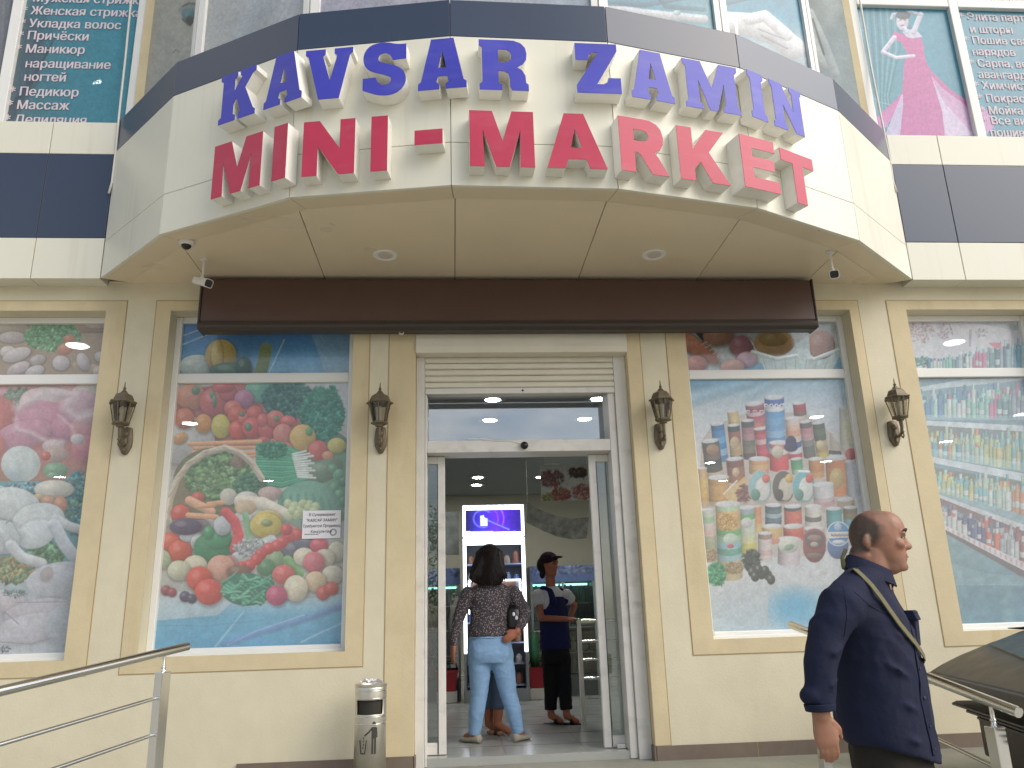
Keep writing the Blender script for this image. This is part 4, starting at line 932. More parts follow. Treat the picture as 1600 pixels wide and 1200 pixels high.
a.E(335, 340, 60, 50, 'c0d0c8', hl=0, a=.8).E(335, 400, 30, 18, 'b8485c', hl=0).E(475, 200, 50, 44, 'c8ccc8', hl=0, a=.8)
a.E(1050, 400, 98, 140, '7a4448', hl=0).E(1050, 340, 98, 90, '8a4448', hl=0).E(1050, 340, 82, 74, '4f4448', hl=0, shade=.1).E(1050, 330, 60, 26, '8a6a64', hl=0).E(1050, 385, 34, 22, 'a89890', hl=0).E(1050, 480, 70, 22, '6a5a54', hl=0)
a.E(1250, 400, 90, 110, '3f5f98', hl=0).E(1255, 295, 102, 106, 'c8d4dc', hl=0, shade=.05).E(1255, 295, 92, 96, '3a78b4', hl=0, shade=.1).E(1250, 235, 34, 34, 'a8c0d4', hl=0).PL([(1165, 280), (1345, 275), (1345, 325), (1170, 335)], 'd4ccb8').E(1258, 365, 56, 18, 'd4d8dc', hl=0)
for k in range(14): a.E(1195+k*10.5, 305+(k % 3)*3-1, 4.5, 10, '5a6a90', hl=0)
a.E(830, 390, 88, 70, 'c8ccc0', hl=0, a=.9).E(835, 410, 46, 26, '6a8f78', hl=0, rot=-20, a=.8)
a.LEAF(215, 640, 75, 100, ['3f9a68', '55ac7a', '2f8456'], 130, 24, 6).LEAF(515, 520, 70, 90, ['2f3a38', '3f4a46', '252d2c'], 120, 24, 7)
for x, y in ((520, 620), (545, 660), (600, 640), (655, 650), (630, 610), (575, 600), (680, 685)): a.E(x, y, 36, 44, '343c3a', hl=.3)
a.E(880, 920, 190, 130, '3f96c4', shade=0, hl=0, soft=150, a=.75).E(950, 960, 260, 170, '5aa4cc', shade=0, hl=0, soft=190, a=.5)
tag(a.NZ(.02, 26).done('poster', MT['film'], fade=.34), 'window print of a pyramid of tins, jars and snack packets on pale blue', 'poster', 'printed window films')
# bread, upper pane
a = Art(*quad_xz(1.403, 2.752, 3.343, 3.778, FY), ST).T(1000, 380, 3.53).GRAD([(430, 'a8b4b8'), (700, 'b8c4c8')])
a.PL([(280, 470), (360, 470), (350, 545), (310, 500)], '3f4440').E(620, 690, 70, 40, '5a9cc4', hl=0, a=.7).E(1100, 690, 60, 60, '5a9cc4', hl=0, a=.7)
rows(a, """330 600 60 40 b0a8b0
300 570 160 44 d08a70 35
430 510 84 56 b88a70
560 570 66 60 9a6a70
310 665 60 46 c88a80
590 640 56 42 c4a0b0
510 680 66 40 c49a90""")
a.PL([(600, 520), (660, 590), (860, 640), (1090, 560), (1110, 600), (1060, 700), (690, 700)], 'b4c8c8').E(740, 550, 112, 74, 'ac8c60').E(735, 530, 80, 40, '8f7848', a=.8).E(1000, 560, 76, 80, 'b08c80')
a.LN([(620, 600), (760, 640), (860, 620), (960, 640), (1090, 590)], 22, 'ccdcdc').PL([(860, 560), (930, 500), (940, 640), (880, 660)], 'c0d4d8')
for k in range(7): a.LN([(680+k*60, 640), (700+k*52, 700)], 5, '94acae')
for k in range(5): a.LN([(340+k*22, 560+k*17), (370+k*20, 545+k*17)], 6, 'e0b090')
tag(a.NZ(.05, 30).done('poster', MT['film'], fade=.1), 'narrow window print of bread rolls in a cloth-lined basket half behind awning box', 'poster', 'printed window films')
# detergent shelves, right window
def bottles(a, p0, p1, h0, h1, n, cols, seed):
    g = np.random.default_rng(seed)
    for k in range(n):
        t = (k+g.random()*.5)/n; x, y = p0[0]+(p1[0]-p0[0])*t, p0[1]+(p1[1]-p0[1])*t; h = (h0+(h1-h0)*t)*g.uniform(.72, 1.08); wd = abs(p1[0]-p0[0])/n*g.uniform(.9, 1.5)
        c = cols[int((t*7+seed+g.random()*1.6) % len(cols))]
        a.CAN(x, y-h*.8, x+2, y, wd, [c, c, 'b8c8cc' if g.random() < .4 else c, c], rim=False).CAN(x, y-h, x, y-h*.78, wd*.5, [cols[g.integers(len(cols))]], rim=False)
a = Art(*quad_xz(3.352, 4.422, 1.247, 3.268, FY), ST).T(1410, 490, 4.8).GRAD([(480, '6a8c9c'), (1200, '5a7c8c'), (2350, '4a7488')])
WC = ['8ab8c4', '6aa4bc', 'a8c8cc', '5a90b4', '4f7ca8', '9accc8', 'c0d0d0', '7ab8ac', 'b87090', '5a8a90', '8aa0b0', '4a6f80']
WY_ = ['8ab8b4', 'a8b884', 'c0b878', '6aa8b0', 'b8cccc', '9ac0b0', 'c08468', '5a98ac', 'b0c4a8']
WD = ['a8b4bc', '8a5a60', '7a4a58', '9aa8b0', 'b8bcc0', '4a4f78', 'c05a50', '5a6a88', '8a98a0']
a.PL([(60, 480), (912, 480), (912, 620), (90, 620)], '5f8494').PL([(80, 560), (480, 490), (912, 480), (912, 500), (300, 560), (100, 590)], 'a4bcc6')
bottles(a, (120, 750), (930, 765), 180, 265, 22, WC, 13); bottles(a, (110, 770), (930, 790), 150, 220, 24, WC, 3); a.PL([(120, 760), (912, 765), (912, 800), (125, 795)], 'a8ccd4', a=.35)
a.PL([(130, 800), (912, 840), (912, 885), (140, 835)], 'b8c8d0'); a.PL([(140, 835), (912, 885), (912, 960), (160, 900)], '5f6f70')
bottles(a, (170, 1040), (930, 1150), 180, 275, 20, WY_, 15); bottles(a, (170, 1060), (930, 1180), 150, 230, 22, WY_, 5); a.PL([(180, 1010), (912, 1120), (912, 1190), (190, 1065)], '9cc8d0', a=.4)
a.PL([(180, 1065), (912, 1200), (912, 1260), (190, 1110)], 'b4c4cc'); a.T(1430, 740, 4.615)
a.PL([(100, -50), (785, 60), (785, 120), (120, 40)], '5a6660')
bottles(a, (130, 105), (800, 280), 135, 255, 18, WY_, 18); bottles(a, (130, 120), (800, 300), 110, 215, 20, WY_, 8); a.PL([(140, 95), (785, 300), (785, 390), (150, 150)], 'a0c0c8', a=.4)
a.PL([(140, 140), (785, 370), (785, 415), (145, 165)], 'b4bcc4'); a.PL([(150, 165), (785, 415), (785, 470), (160, 215)], '5c4f56')
bottles(a, (165, 340), (800, 625), 135, 235, 17, WD, 21); bottles(a, (165, 360), (800, 650), 110, 200, 18, WD, 11)
a.PL([(165, 350), (785, 640), (785, 700), (180, 385)], 'b8c0c8')
for k in range(16): a.PL([(190+k*38, 366+k*18), (206+k*38, 374+k*18), (206+k*38, 398+k*19), (190+k*38, 388+k*19)], 'b07880', a=.7)
a.PL([(180, 385), (785, 700), (785, 760), (640, 670), (200, 420)], '4a4852'); a.PL([(190, 415), (640, 670), (785, 760), (785, 1200), (200, 1200)], '5f8490', grad='3f6f88')
a.PL([(230, 640), (520, 720), (785, 740), (785, 810), (260, 800)], '7098a6', a=.5); a.LN([(650, 800), (680, 1080)], 70, '6a98a4', a=.4, soft=40); a.LN([(260, 805), (785, 800)], 6, '7ca0ac', a=.5)
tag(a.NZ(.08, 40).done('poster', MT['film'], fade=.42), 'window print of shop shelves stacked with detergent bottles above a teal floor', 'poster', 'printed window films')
a = Art(*quad_xz(3.352, 4.422, 3.343, 3.778, FY), ST).T(1410, 490, 4.8).GRAD([(60, 'c0bcc4'), (420, 'bcc8d0')])
a.LEAF(320, 130, 60, 60, ['a06070', '8a5a68'], 30, 7, 2).LEAF(120, 140, 120, 80, ['c8a0a8', 'd0b0b4'], 60, 12, 3).LEAF(150, 360, 80, 40, ['5a9088', '4a7f78'], 40, 16, 4)
bottles(a, (190, 420), (520, 420), 90, 150, 14, WC, 4); bottles(a, (480, 420), (920, 420), 150, 250, 17, WC, 6)
a.PL([(500, 120), (522, 120), (515, 250), (498, 250)], '8a8c98').LEAF(590, 145, 50, 30, ['9a9ca8'], 14, 12, 3).PL([(640, 220), (740, 215), (745, 255), (700, 262)], 'c06a80').PL([(560, 70), (870, 80), (870, 130), (700, 100)], '8aa0a4', a=.7)
tag(a.NZ(.06, 30).done('poster', MT['film'], fade=.34), 'narrow window print of a bottle row on white above the detergent shelves print', 'poster', 'printed window films')
# meat and chicken, left window
a = Art(*quad_xz(-4.422, -3.352, 3.343, 3.778, FY), ST).T(0, 500, 4.617).GRAD([(20, '9a8468'), (400, '8f7a62')])
a.LN([(600, 60), (785, 60)], 70, '8f765c').LN([(560, 330), (785, 380)], 70, 'b09a74', a=.7)
rows(a, """60 60 150 42 b8a890
90 125 100 42 bcaea8
-200 150 120 70 bcaca8
60 230 60 44 c4bcb8
120 250 104 48 c4bcb8 -18
270 290 60 38 aca098 -20
130 350 90 40 b8a8a8 -25
250 370 72 40 b8b0b0 -20
440 310 62 54 c0b4b4
600 300 44 66 bcb0b0 -25
740 270 60 44 b8aca8 15
700 40 90 22 b8a090
710 370 40 40 c0b4a0
-150 320 110 60 bcaca8""")
a.LEAF(380, 120, 200, 100, ['5a9a58', '6aac68', '4a8448', '88bc88'], 320, 22, 3).E(470, 210, 60, 44, 'c07858', -20).E(500, 140, 40, 34, 'b86a4c')
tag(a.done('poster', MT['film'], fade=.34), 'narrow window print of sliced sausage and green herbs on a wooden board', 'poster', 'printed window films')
a = Art(*quad_xz(-4.422, -3.352, 1.247, 3.268, FY), ST).T(0, 500, 4.617).GRAD([(460, 'b8787c'), (1000, 'a8685e'), (1165, '8f6a50')])
a.E(100, 540, 220, 60, 'c0848c', a=.8).LEAF(140, 560, 110, 80, ['7a9478', '8aa08a', '6a8468'], 90, 22, 4).E(640, 520, 120, 60, 'b8b8ac', a=.8).E(-60, 700, 200, 160, 'c06058', a=.8)
rows(a, """400 620 260 130 c8b0b0 10
560 590 150 80 c49aa4
360 730 260 140 b8788c 15
160 830 220 100 bc8092 -15
480 770 110 90 b47488
620 800 120 110 b8787c
620 930 110 100 b86870
-120 900 160 120 c06a60""", occ=.15, shade=.2, hl=.1)
a.LN([(130, 640), (330, 520), (540, 540), (470, 640), (560, 710), (700, 680)], 60, 'c8bcbc', soft=70, a=.8).LN([(110, 720), (120, 790), (230, 820), (320, 870), (450, 880)], 30, 'd0c0c4', soft=34, a=.7).LN([(420, 690), (520, 780), (540, 850)], 20, 'ccb0b4', soft=24, a=.7)
a.E(385, 910, 80, 46, 'c8b0b0').E(560, 860, 50, 40, 'c8bcbc').E(400, 970, 90, 60, 'b09488').E(330, 980, 36, 34, 'b85a48')
a.E(150, 1040, 142, 132, 'bcc8c4', shade=.15, hl=.1).E(110, 1110, 60, 50, '9ab0bc', hl=0, a=.5, soft=40).E(400, 1085, 92, 56, '6a9470').E(380, 1120, 40, 20, '88b088', a=.7)
a.T(0, 750, 4.138); a.PL([(-500, 12), (600, 5), (600, 1200), (-500, 1200)], '9cabb0').PL([(-500, 12), (600, 5), (600, 560), (-500, 560)], '5f8c94')
a.LEAF(500, 150, 110, 200, ['3f7f8c', '5a98a4', '6a9470', '4a8478'], 220, 26, 5).LEAF(160, 60, 160, 40, ['3f8094', '5a9cac', 'a8bcc0'], 80, 22, 6).LEAF(300, 480, 110, 80, ['5a9460', '6aa070', '4a6a48'], 100, 30, 7).LEAF(80, 580, 130, 80, ['7f9468', '9a9c68', 'a08458', '5a8460'], 120, 30, 8)
rows(a, """350 60 130 60 c8c4b4
250 110 36 24 c0a878
310 140 50 40 b8846a
390 160 44 56 bc7c60""")
rows(a, """-120 160 260 140 c0c8c8
100 160 170 110 c4cccc 15
250 260 170 110 c0c8c8 -10
230 350 130 90 c4ccd0 -20
20 370 120 110 b8c0c4
-160 420 180 120 b8c0c0""", occ=.2, shade=.18, hl=.08)
a.LN([(360, 250), (450, 300), (535, 325)], 60, 'c0c4c8').LN([(350, 290), (420, 420), (500, 520)], 84, 'b8c0c8').LN([(70, 420), (140, 500), (270, 540)], 70, 'b8bcc0')
a.LN([(40, 280), (70, 250), (130, 360)], 10, '7f8a8c', a=.7)
a.PL([(-500, 760), (600, 720), (600, 1200), (-500, 1200)], 'a4acb4')
rows(a, """390 640 220 110 b4b8c0 -8
300 610 40 50 a49c9c 30
30 780 130 70 bcb4bc
250 860 230 90 b4b0ba -10
180 960 260 90 b8b8c2 -12
-200 900 220 120 b0b0bc
420 940 130 130 a8b0ba""", occ=.14, shade=.12, hl=.04)
a.LN([(100, 790), (430, 785)], 8, '8f9aa4').LN([(30, 850), (120, 930)], 8, '8a8088').LN([(0, 1045), (200, 1060), (330, 1020)], 8, '8a8890').LEAF(30, 1095, 40, 20, ['4a4f58'], 12, 9, 3).LEAF(90, 730, 70, 30, ['4a6468', '88a0a0'], 24, 14, 4)
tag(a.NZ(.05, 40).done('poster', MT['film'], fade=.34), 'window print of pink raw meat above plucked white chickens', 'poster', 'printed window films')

# notice stuck on the vegetable window
n = thing('notice', 'small white printed job notice taped on the vegetable window', 'notice', (0, FY-.008, 0))
p0, p1 = atY(471.5, 842, FY-.008), atY(533, 797, FY-.008)
m = MB(); m.box(p0[0], p1[0], FY-.009, FY-.007, p0[2], p1[2]); obj('sheet', m, MT['paper'], n)
cx, W = (p0[0]+p1[0])/2, p1[0]-p0[0]
for k, s_ in enumerate(('В Супермаркет', '"КАВСАР ЗАМИН"', 'Требуются Продавец,', 'Консультант')): text_mesh('writing', s_, .030, MT['ink'], n, (cx, FY-.0095, p1[2]-.042-.043*k), bold=.016, align='CENTER', lean=.2, sx=min(1, .9))
m = MB(); [m.box(p0[0]+.02+k*.012, p0[0]+.029+k*.012, FY-.0096, FY-.009, p0[2]+.03, p0[2]+.036) for k in range(9)]; obj('small_print', m, MT['ink'], n)
m = MB(); 
for r in (.027, .021): m.rings([[(p1[0]-.055+rr*math.cos(q), FY-.0096, p0[2]+.045+rr*math.sin(q)) for q in np.linspace(0, 6.283, 24, endpoint=False)] for rr in (r, r-.003)], cap=False)
obj('round_stamp', m, MT['ink'], n)

# first-floor prints
UFY = UY+.012
def upper_text(a0, lines, par, x, z, dz, size):
    for k, (s_, dx) in enumerate(lines): text_mesh('writing', s_, size, MT['lettering'], par, (x+dx, UFY-.004, z-dz*k), bold=.018, sx=.93)
t = thing('poster', 'teal beauty salon window print listing haircuts and manicure in white Cyrillic', 'poster', (-4, UFY, 5.4), 'printed window films')
a = Art(*quad_xz(-4.292, -3.31, 5.372, 6.95, UFY), ST*1.3).T(0, 0, 1); a.GRAD([(0, '56676f'), (60, '44737f'), (110, '3f7b8c'), (200, '3f8496')], 'x')
for k in range(14): a.LN([(60-k*4, 0+k*3), (85-k*3, 60+k*6), (60-k*4, 110+k*5), (20-k*3, 185)], 2.5, '3a4852', a=.5, soft=2)
a.PL([(0, 0), (24, 0), (70, 60), (60, 130), (25, 185), (0, 190)], '48525c', a=.5)
a.done('print', MT['film2'], t, fade=.06)
ut = lambda px, py: atY(px, py, UFY-.004)
for s_, px, py in (('* Мужская стрижка', 36, 2), ('* Женская стрижка', 33, 22), ('* Укладка волос', 30, 42), ('* Причёски', 27, 61), ('* Маникюр', 24, 82), ('  наращивание', 27, 105), ('  ногтей', 25, 126), ('* Педикюр', 14, 149), ('* Массаж', 10, 170), ('* Депиляция', 6, 193)):
    p = ut(px, py); text_mesh('writing', s_, .122, MT['lettering'], t, p, bold=.024, sx=.9)
t = thing('poster', 'teal window print of a woman posing in a long pink gown beside curtains', 'poster', (3.7, UFY, 5.4), 'printed window films')
a = Art(*quad_xz(3.298, 4.242, 5.372, 6.935, UFY), ST*.9).T(1300, 0, 4); a.GRAD([(90, '4a7f90'), (400, '4f8c9e'), (560, '3f8ba2'), (800, '3a849c')], 'x')
for k in range(15): a.LN([(110+k*21, 30), (130+k*21, 300), (230+k*9, 600), (200+k*14, 850)], 9, '7fb0bc' if k % 2 else '3a6f80', a=.55, soft=5)
a.LN([(190, 620), (240, 600), (290, 640), (370, 660)], 12, '6aa0b0', a=.8)
PK = 'b8619a'
a.PL([(600, 420), (700, 560), (860, 640), (1010, 760), (1000, 850), (640, 850)], 'b888b4', grad='c0a0c4').PL([(600, 440), (700, 640), (880, 840), (720, 850)], 'c4bcd4', a=.8)
a.PL([(455, 560), (440, 640), (300, 850), (240, 850), (250, 760), (400, 620)], PK, grad='b880b4').PL([(430, 600), (455, 570), (440, 850), (330, 850)], 'bcaed0', a=.9)
a.PL([(470, 220), (545, 225), (570, 270), (580, 360), (620, 470), (690, 700), (705, 850), (425, 850), (445, 650), (440, 560), (450, 400), (470, 330), (425, 250), (440, 230)], 'b85f98', grad='b06098')
a.PL([(365, 230), (390, 200), (440, 210), (470, 250), (420, 260)], 'bb5f9c').PL([(580, 380), (620, 440), (740, 560), (860, 640), (840, 660), (700, 560), (610, 460)], 'b06098')
for k in range(6): a.LN([(520+k*16, 380), (480+k*40, 840)], 4, 'a85890', a=.5)
a.PL([(440, 200), (470, 180), (530, 190), (565, 230), (500, 240), (470, 232)], 'c4c4d8').LN([(390, 235), (330, 310), (320, 325)], 30, 'c0c0d4').LN([(320, 325), (400, 360), (510, 350)], 22, 'c4c4d8').LN([(510, 200), (555, 90)], 34, 'bcc0d2').LN([(555, 90), (500, 75), (380, 90), (370, 115)], 18, 'c0c4d4').E(440, 135, 38, 52, 'c8c4d4', hl=0, shade=.1).E(445, 95, 46, 26, '5f6a78', hl=0).E(430, 125, 7, 3, '4a4a58', hl=0).E(455, 125, 7, 3, '4a4a58', hl=0).E(440, 158, 10, 4, 'a06080', hl=0).LN([(450, 175), (465, 200)], 26, 'bcbcd0').E(485, 165, 4, 16, '6a7080', hl=0)
a.done('print', MT['film2'], t, fade=.06)
t = thing('poster', 'teal tailoring window print with a bulleted list of services in white Cyrillic', 'poster', (4.8, UFY, 5.4), 'printed window films')
a = Art(*quad_xz(4.322, 5.38, 5.372, 6.935, UFY), ST*1.3).T(1300, 0, 4); a.GRAD([(780, '3a849c'), (1300, '347a92')], 'x').PL([(900, 660), (960, 680), (1020, 760), (1010, 800), (945, 850)], 'b080b0')
a.done('print', MT['film2'], t, fade=.06)
for s_, px, py in (('* Элита партьеры', 1500, 31), ('и шторы', 1516, 51), ('* Пошив свадебных', 1508, 68), ('нарядов', 1520, 86), ('* Сарпа, вечерних', 1516, 104), ('авангардных', 1529, 122), ('* Химчистка', 1523, 139), ('* Покраска', 1529, 159), ('* Мойка зановес', 1533, 178), ('* Все виды', 1537, 194), ('пошив одежды', 1548, 213)):
    p = ut(px, py); text_mesh('writing', s_, .120, MT['lettering'], t, p, bold=.024, sx=.9)
a = Art(*quad_xz(-5.37, -4.385, 5.372, 6.95, UFY), ST*2).T(0, 0, 1).GRAD([(-120, '8a8a84'), (0, '77787a'), (30, '5f6468')], 'x')
for k in range(10): a.LN([(-60+k*9, -40), (-50+k*7, 80), (-80+k*8, 200)], 5, '4a4c50', a=.5, soft=5)
tag(a.done('poster', MT['film'], fade=.2), 'grey hair print in the pane at the far left above the navy band', 'poster', 'printed window films')
# bay window prints
def bay(i, label, paint, base):
    p, q = bayL[i]; a = Art((*p, CZ2+.02), (*q, CZ2+.02), (*p, 8.18), ST*2, base); paint(a); tag(a.NZ(.05, 30).done('poster', MT['film2'], fade=.0, gain=.92), label, 'poster', 'printed window films')
def p0(a):
    a.T(0, 0, 4).GRAD([(900, 'a8a8a0'), (1320, 'b4b4ac')], 'x').E(1180, 60, 60, 40, '7f8a8a', hl=0, a=.6, soft=20).LN([(1140, 40), (1180, 20), (1240, 25)], 8, '4a4a48').E(1180, 90, 44, 40, '5a8c90', hl=0).E(1185, 130, 24, 30, '303838', hl=0).LN([(1140, 120), (1190, 160)], 10, '3a4040').LN([(1080, 330), (1100, 310), (1118, 322)], 5, '5a5a56')
bay(0, 'pale grey bay print showing part of a face with a teal eye', p0, 'b0b0a8')
bay(1, 'pale blue-grey bay window print with faint soft folds, second from the left', lambda a: a.T(0, 0, 1).GRAD([(335, 'b0b4b4'), (480, 'a8b0b8')], 'x').LN([(380, 60), (440, -40)], 30, '94a4b0', a=.5, soft=20), 'b0b4b4')
bay(2, 'plain pale lilac-grey bay window print left of the centre of the canopy', lambda a: a.T(0, 0, 1).GRAD([(500, 'a4a4b4'), (700, 'b4b4bc')], 'x'), 'b0b0b8')
bay(3, 'plain pale grey bay window print right of the centre of the canopy', lambda a: a.T(0, 0, 1).GRAD([(700, 'b0b0b8'), (920, '9aa8b4')], 'x'), 'b0b0b8')
def p4(a):
    a.T(800, 0, 2).GRAD([(280, '3f7b8c'), (450, '3f8098'), (610, '4f8c9c')], 'x').LN([(280, 20), (400, 40), (600, 60)], 26, 'a8b0b8').LN([(300, 10), (420, 15), (600, -20)], 16, '2a5a70', a=.7).E(515, 40, 12, 8, '9ab8c0').LN([(440, -30), (480, 20), (600, 30)], 14, '27586c', a=.7)
bay(4, 'bay window print of blue denim cloth with a button', p4, '3a7890')
def p5(a):
    a.T(800, 0, 2).GRAD([(-80, '2a6c84'), (60, '38809a'), (140, '8ea0aa'), (220, '7e909c')], 'y').LN([(650, 70), (740, 75), (830, 110), (880, 150)], 70, 'b0b4b8').LN([(740, 60), (790, 50), (860, 110)], 36, 'b8bcc0').LN([(700, 70), (705, 130)], 8, 'd8d8d4').LN([(780, 110), (860, 150)], 8, '808890').LN([(770, 90), (850, 120)], 6, '8a9098').LN([(660, 10), (780, -20)], 20, '2f6a80')
bay(5, 'bay window print of a pale hand on blue cloth with a thin bracelet', p5, '6a94a4')
def p6(a):
    a.T(800, 0, 2).GRAD([(880, '4a5c60'), (1000, '78888c')], 'x').LN([(910, 60), (950, 160), (990, 200)], 40, '9aa4a4').LN([(930, 40), (980, 150), (1010, 230)], 28, '8a9698').LN([(905, 80), (940, 180)], 8, '2a3436').LN([(940, 60), (975, 170)], 6, '39464a')
bay(6, 'dark grey bay window print of fingers at the right end of the canopy', p6, '6a7a7c')
# ------------------------------------------------------------------ ceiling lamps of the shop (lit)
LZ = 3.798
def clabel(x, y):
    col = 'at the far left wall' if x < -6 else 'at the far right wall' if x > 6 else 'behind meat window' if x < -3 else 'in left row through door' if x < .5 else 'in right row through door' if x < 2 else 'behind canned food window' if x < 5 else 'far behind canned food window'
    dep = 'nearest' if y < 2.6 else 'second' if y < 5 else 'third' if y < 7.2 else 'fourth' if y < 8.2 else 'farthest'
    return f'lit round ceiling lamp {col}, {dep} from the facade'
base = None
for x, y in ((-.11, 2.5), (1.11, 2.51), (-.10, 3.48), (1.10, 3.47), (-.13, 7.73), (-.13, 8.57), (1.06, 6.67), (1.0, 7.8), (-3.83, .56), (-3.77, 3.46), (-3.75, 7.7), (3.73, 6.66), (4.57, 8.55), (5.75, 6.71), (4.15, 3.5), (4.19, .58), (-6.9, .8), (-6.9, 3.5), (-6.9, 7.0), (6.95, .8), (6.95, 3.5), (6.95, 5.2)):  # side columns near the walls are unseen lamps added to brighten the shop
    if base is None:
        base = thing('ceiling_light', clabel(x, y), 'ceiling lamp', (0, 0, 0), 'lit ceiling lamps inside the shop')
        m = MB(); m.lathe([(.142, 0), (.148, -.003), (.144, -.012), (.134, -.013)], (0, 0, 0), 24); obj('ring', m, MT['ring'], base)
        m = MB(); m.lathe([(.133, -.010), (.09, -.013), (.001, -.014)], (0, 0, 0), 24); obj('diffuser', m, MT['lamp'], base)
        base.location = (x, y, LZ)
    else: dup(base, (x, y, LZ), clabel(x, y))
for px, lb in (((144, 122), 'lit round ceiling lamp upstairs behind the haircut list window'), ((1334, 95), 'lit round ceiling lamp upstairs behind the pink gown window')):
    p = atZ(*px, 7.39); dup(base, (p[0], p[1], 7.39), lb)

# ------------------------------------------------------------------ shop furniture seen through the door
def draw_small(p00, p10, p01, step, base='888888'): return Art(p00, p10, p01, step, base)
KY = 3.72
K = thing('drinks_cabinet', 'tall lit white display cabinet with a purple video screen on top', 'display cabinet', (-.08, KY, FL))
m = MB(); x0, x1 = -.455, .31
for a_, b_, c_, d_ in ((x0, x1, 2.70, 2.755), (x0, x1, 2.37, 2.42), (x0, x0+.035, 2.42, 2.70), (x1-.035, x1, 2.42, 2.70)): m.box(a_, b_, KY, KY+.06, c_, d_)
for a_, b_, c_, d_ in ((x0, x1, 2.27, 2.35), (x0, x0+.04, 1.0, 2.27), (x1-.04, x1, 1.0, 2.27)): m.box(a_, b_, KY, KY+.06, c_, d_)
obj('lit_frame', m, MT['glow'], K, bevel=.006)
m = MB(); m.box(x0+.01, x1-.01, KY+.062, KY+.12, 2.36, 2.75); m.box(x0+.005, x1-.005, KY+.50, KY+.55, FL+.05, 2.35); m.box(x0+.005, x0+.03, KY+.062, KY+.5, FL+.05, 2.35); m.box(x1-.03, x1-.005, KY+.062, KY+.5, FL+.05, 2.35); m.box(x0+.03, x1-.03, KY+.062, KY+.5, 2.3, 2.35); m.box(x0, x1, KY, KY+.5, FL, FL+.14)
m.box(x0, x0+.03, KY+.002, KY+.06, FL, 1.0); m.box(x1-.03, x1, KY+.002, KY+.06, FL, 1.0)
obj('cabinet_body', m, mat('grey cabinet metal', '8f9496', .4), K)
a = draw_small((x0+.035, KY+.03, 2.42), (x1-.035, KY+.03, 2.42), (x0+.035, KY+.03, 2.70), .006, '2a1a6a'); a.T(640, 680, 4.444)
a.GRAD([(400, '1c1a48'), (480, '30289a'), (600, '4a28b8'), (760, '281c6a')], 'x')
for r, c in ((60, '6a78f0'), (95, '7a40e0'), (130, '9a50e8')): a.LN([(510+r*math.cos(q)*1.1, 580+r*math.sin(q)) for q in np.linspace(.3 if r > 60 else 1.2, -1.6 if r > 60 else 5.4, 18)], 8, c, a=.75, soft=10, shade=0)
a.LN([(540, 590), (690, 655)], 8, '5a70f0', a=.9, shade=0).PL([(490, 560), (515, 555), (520, 572), (542, 580), (542, 628), (490, 632)], 'a8b0d0').PL([(395, 668), (760, 668), (760, 710), (395, 710)], '9ac0e8').PL([(400, 672), (750, 668), (750, 684), (400, 686)], '4a60a8', a=.8)
a.done('screen', MT['screen'], K, gain=1.0)
m = MB()
for z in (.62, .86, 1.10, 1.34, 1.58, 1.80, 2.03): m.box(x0+.04, x1-.04, KY+.08, KY+.48, z, z+.014)
obj('shelf', m, mat('shelf edge', 'a4aed0', .4), K)
PC = [mat('pack '+c, c, .5) for c in ('8f6a50', '7a8aa8', 'a89888', '5a6a98', '9a6858', 'b8b4b0')]
for j, z in enumerate((.634, .874, 1.114, 1.354, 1.594, 1.814, 2.044)):
    for i in range(6):
        m = MB(); cx = x0+.1+i*.112; h = (.16, .13, .1, .15)[(i+j) % 4]; m.lathe([(.001, 0), (.04, .002), (.042, h*.7), (.028, h*.85), (.026, h), (.001, h+.002)], (cx, KY+.16, z), 10); obj('jar', m, PC[(i*2+j) % 6], K, smooth=40)
m = MB(); frame_rect(m, x0+.06, x1-.06, 1.45, 1.85, KY+.02, KY+.05, .02); obj('lit_inner_frame', m, MT['glow'], K)
a = draw_small((x0+.08, KY+.045, 1.47), (x1-.08, KY+.045, 1.47), (x0+.08, KY+.045, 1.83), .012, '9098b0'); a.T(0, 0, 1).E(795, 912, 12, 14, 'b89078', hl=0).E(740, 915, 12, 14, 'a88a80', hl=0); a.done('offer_card', MT['print_'], K)

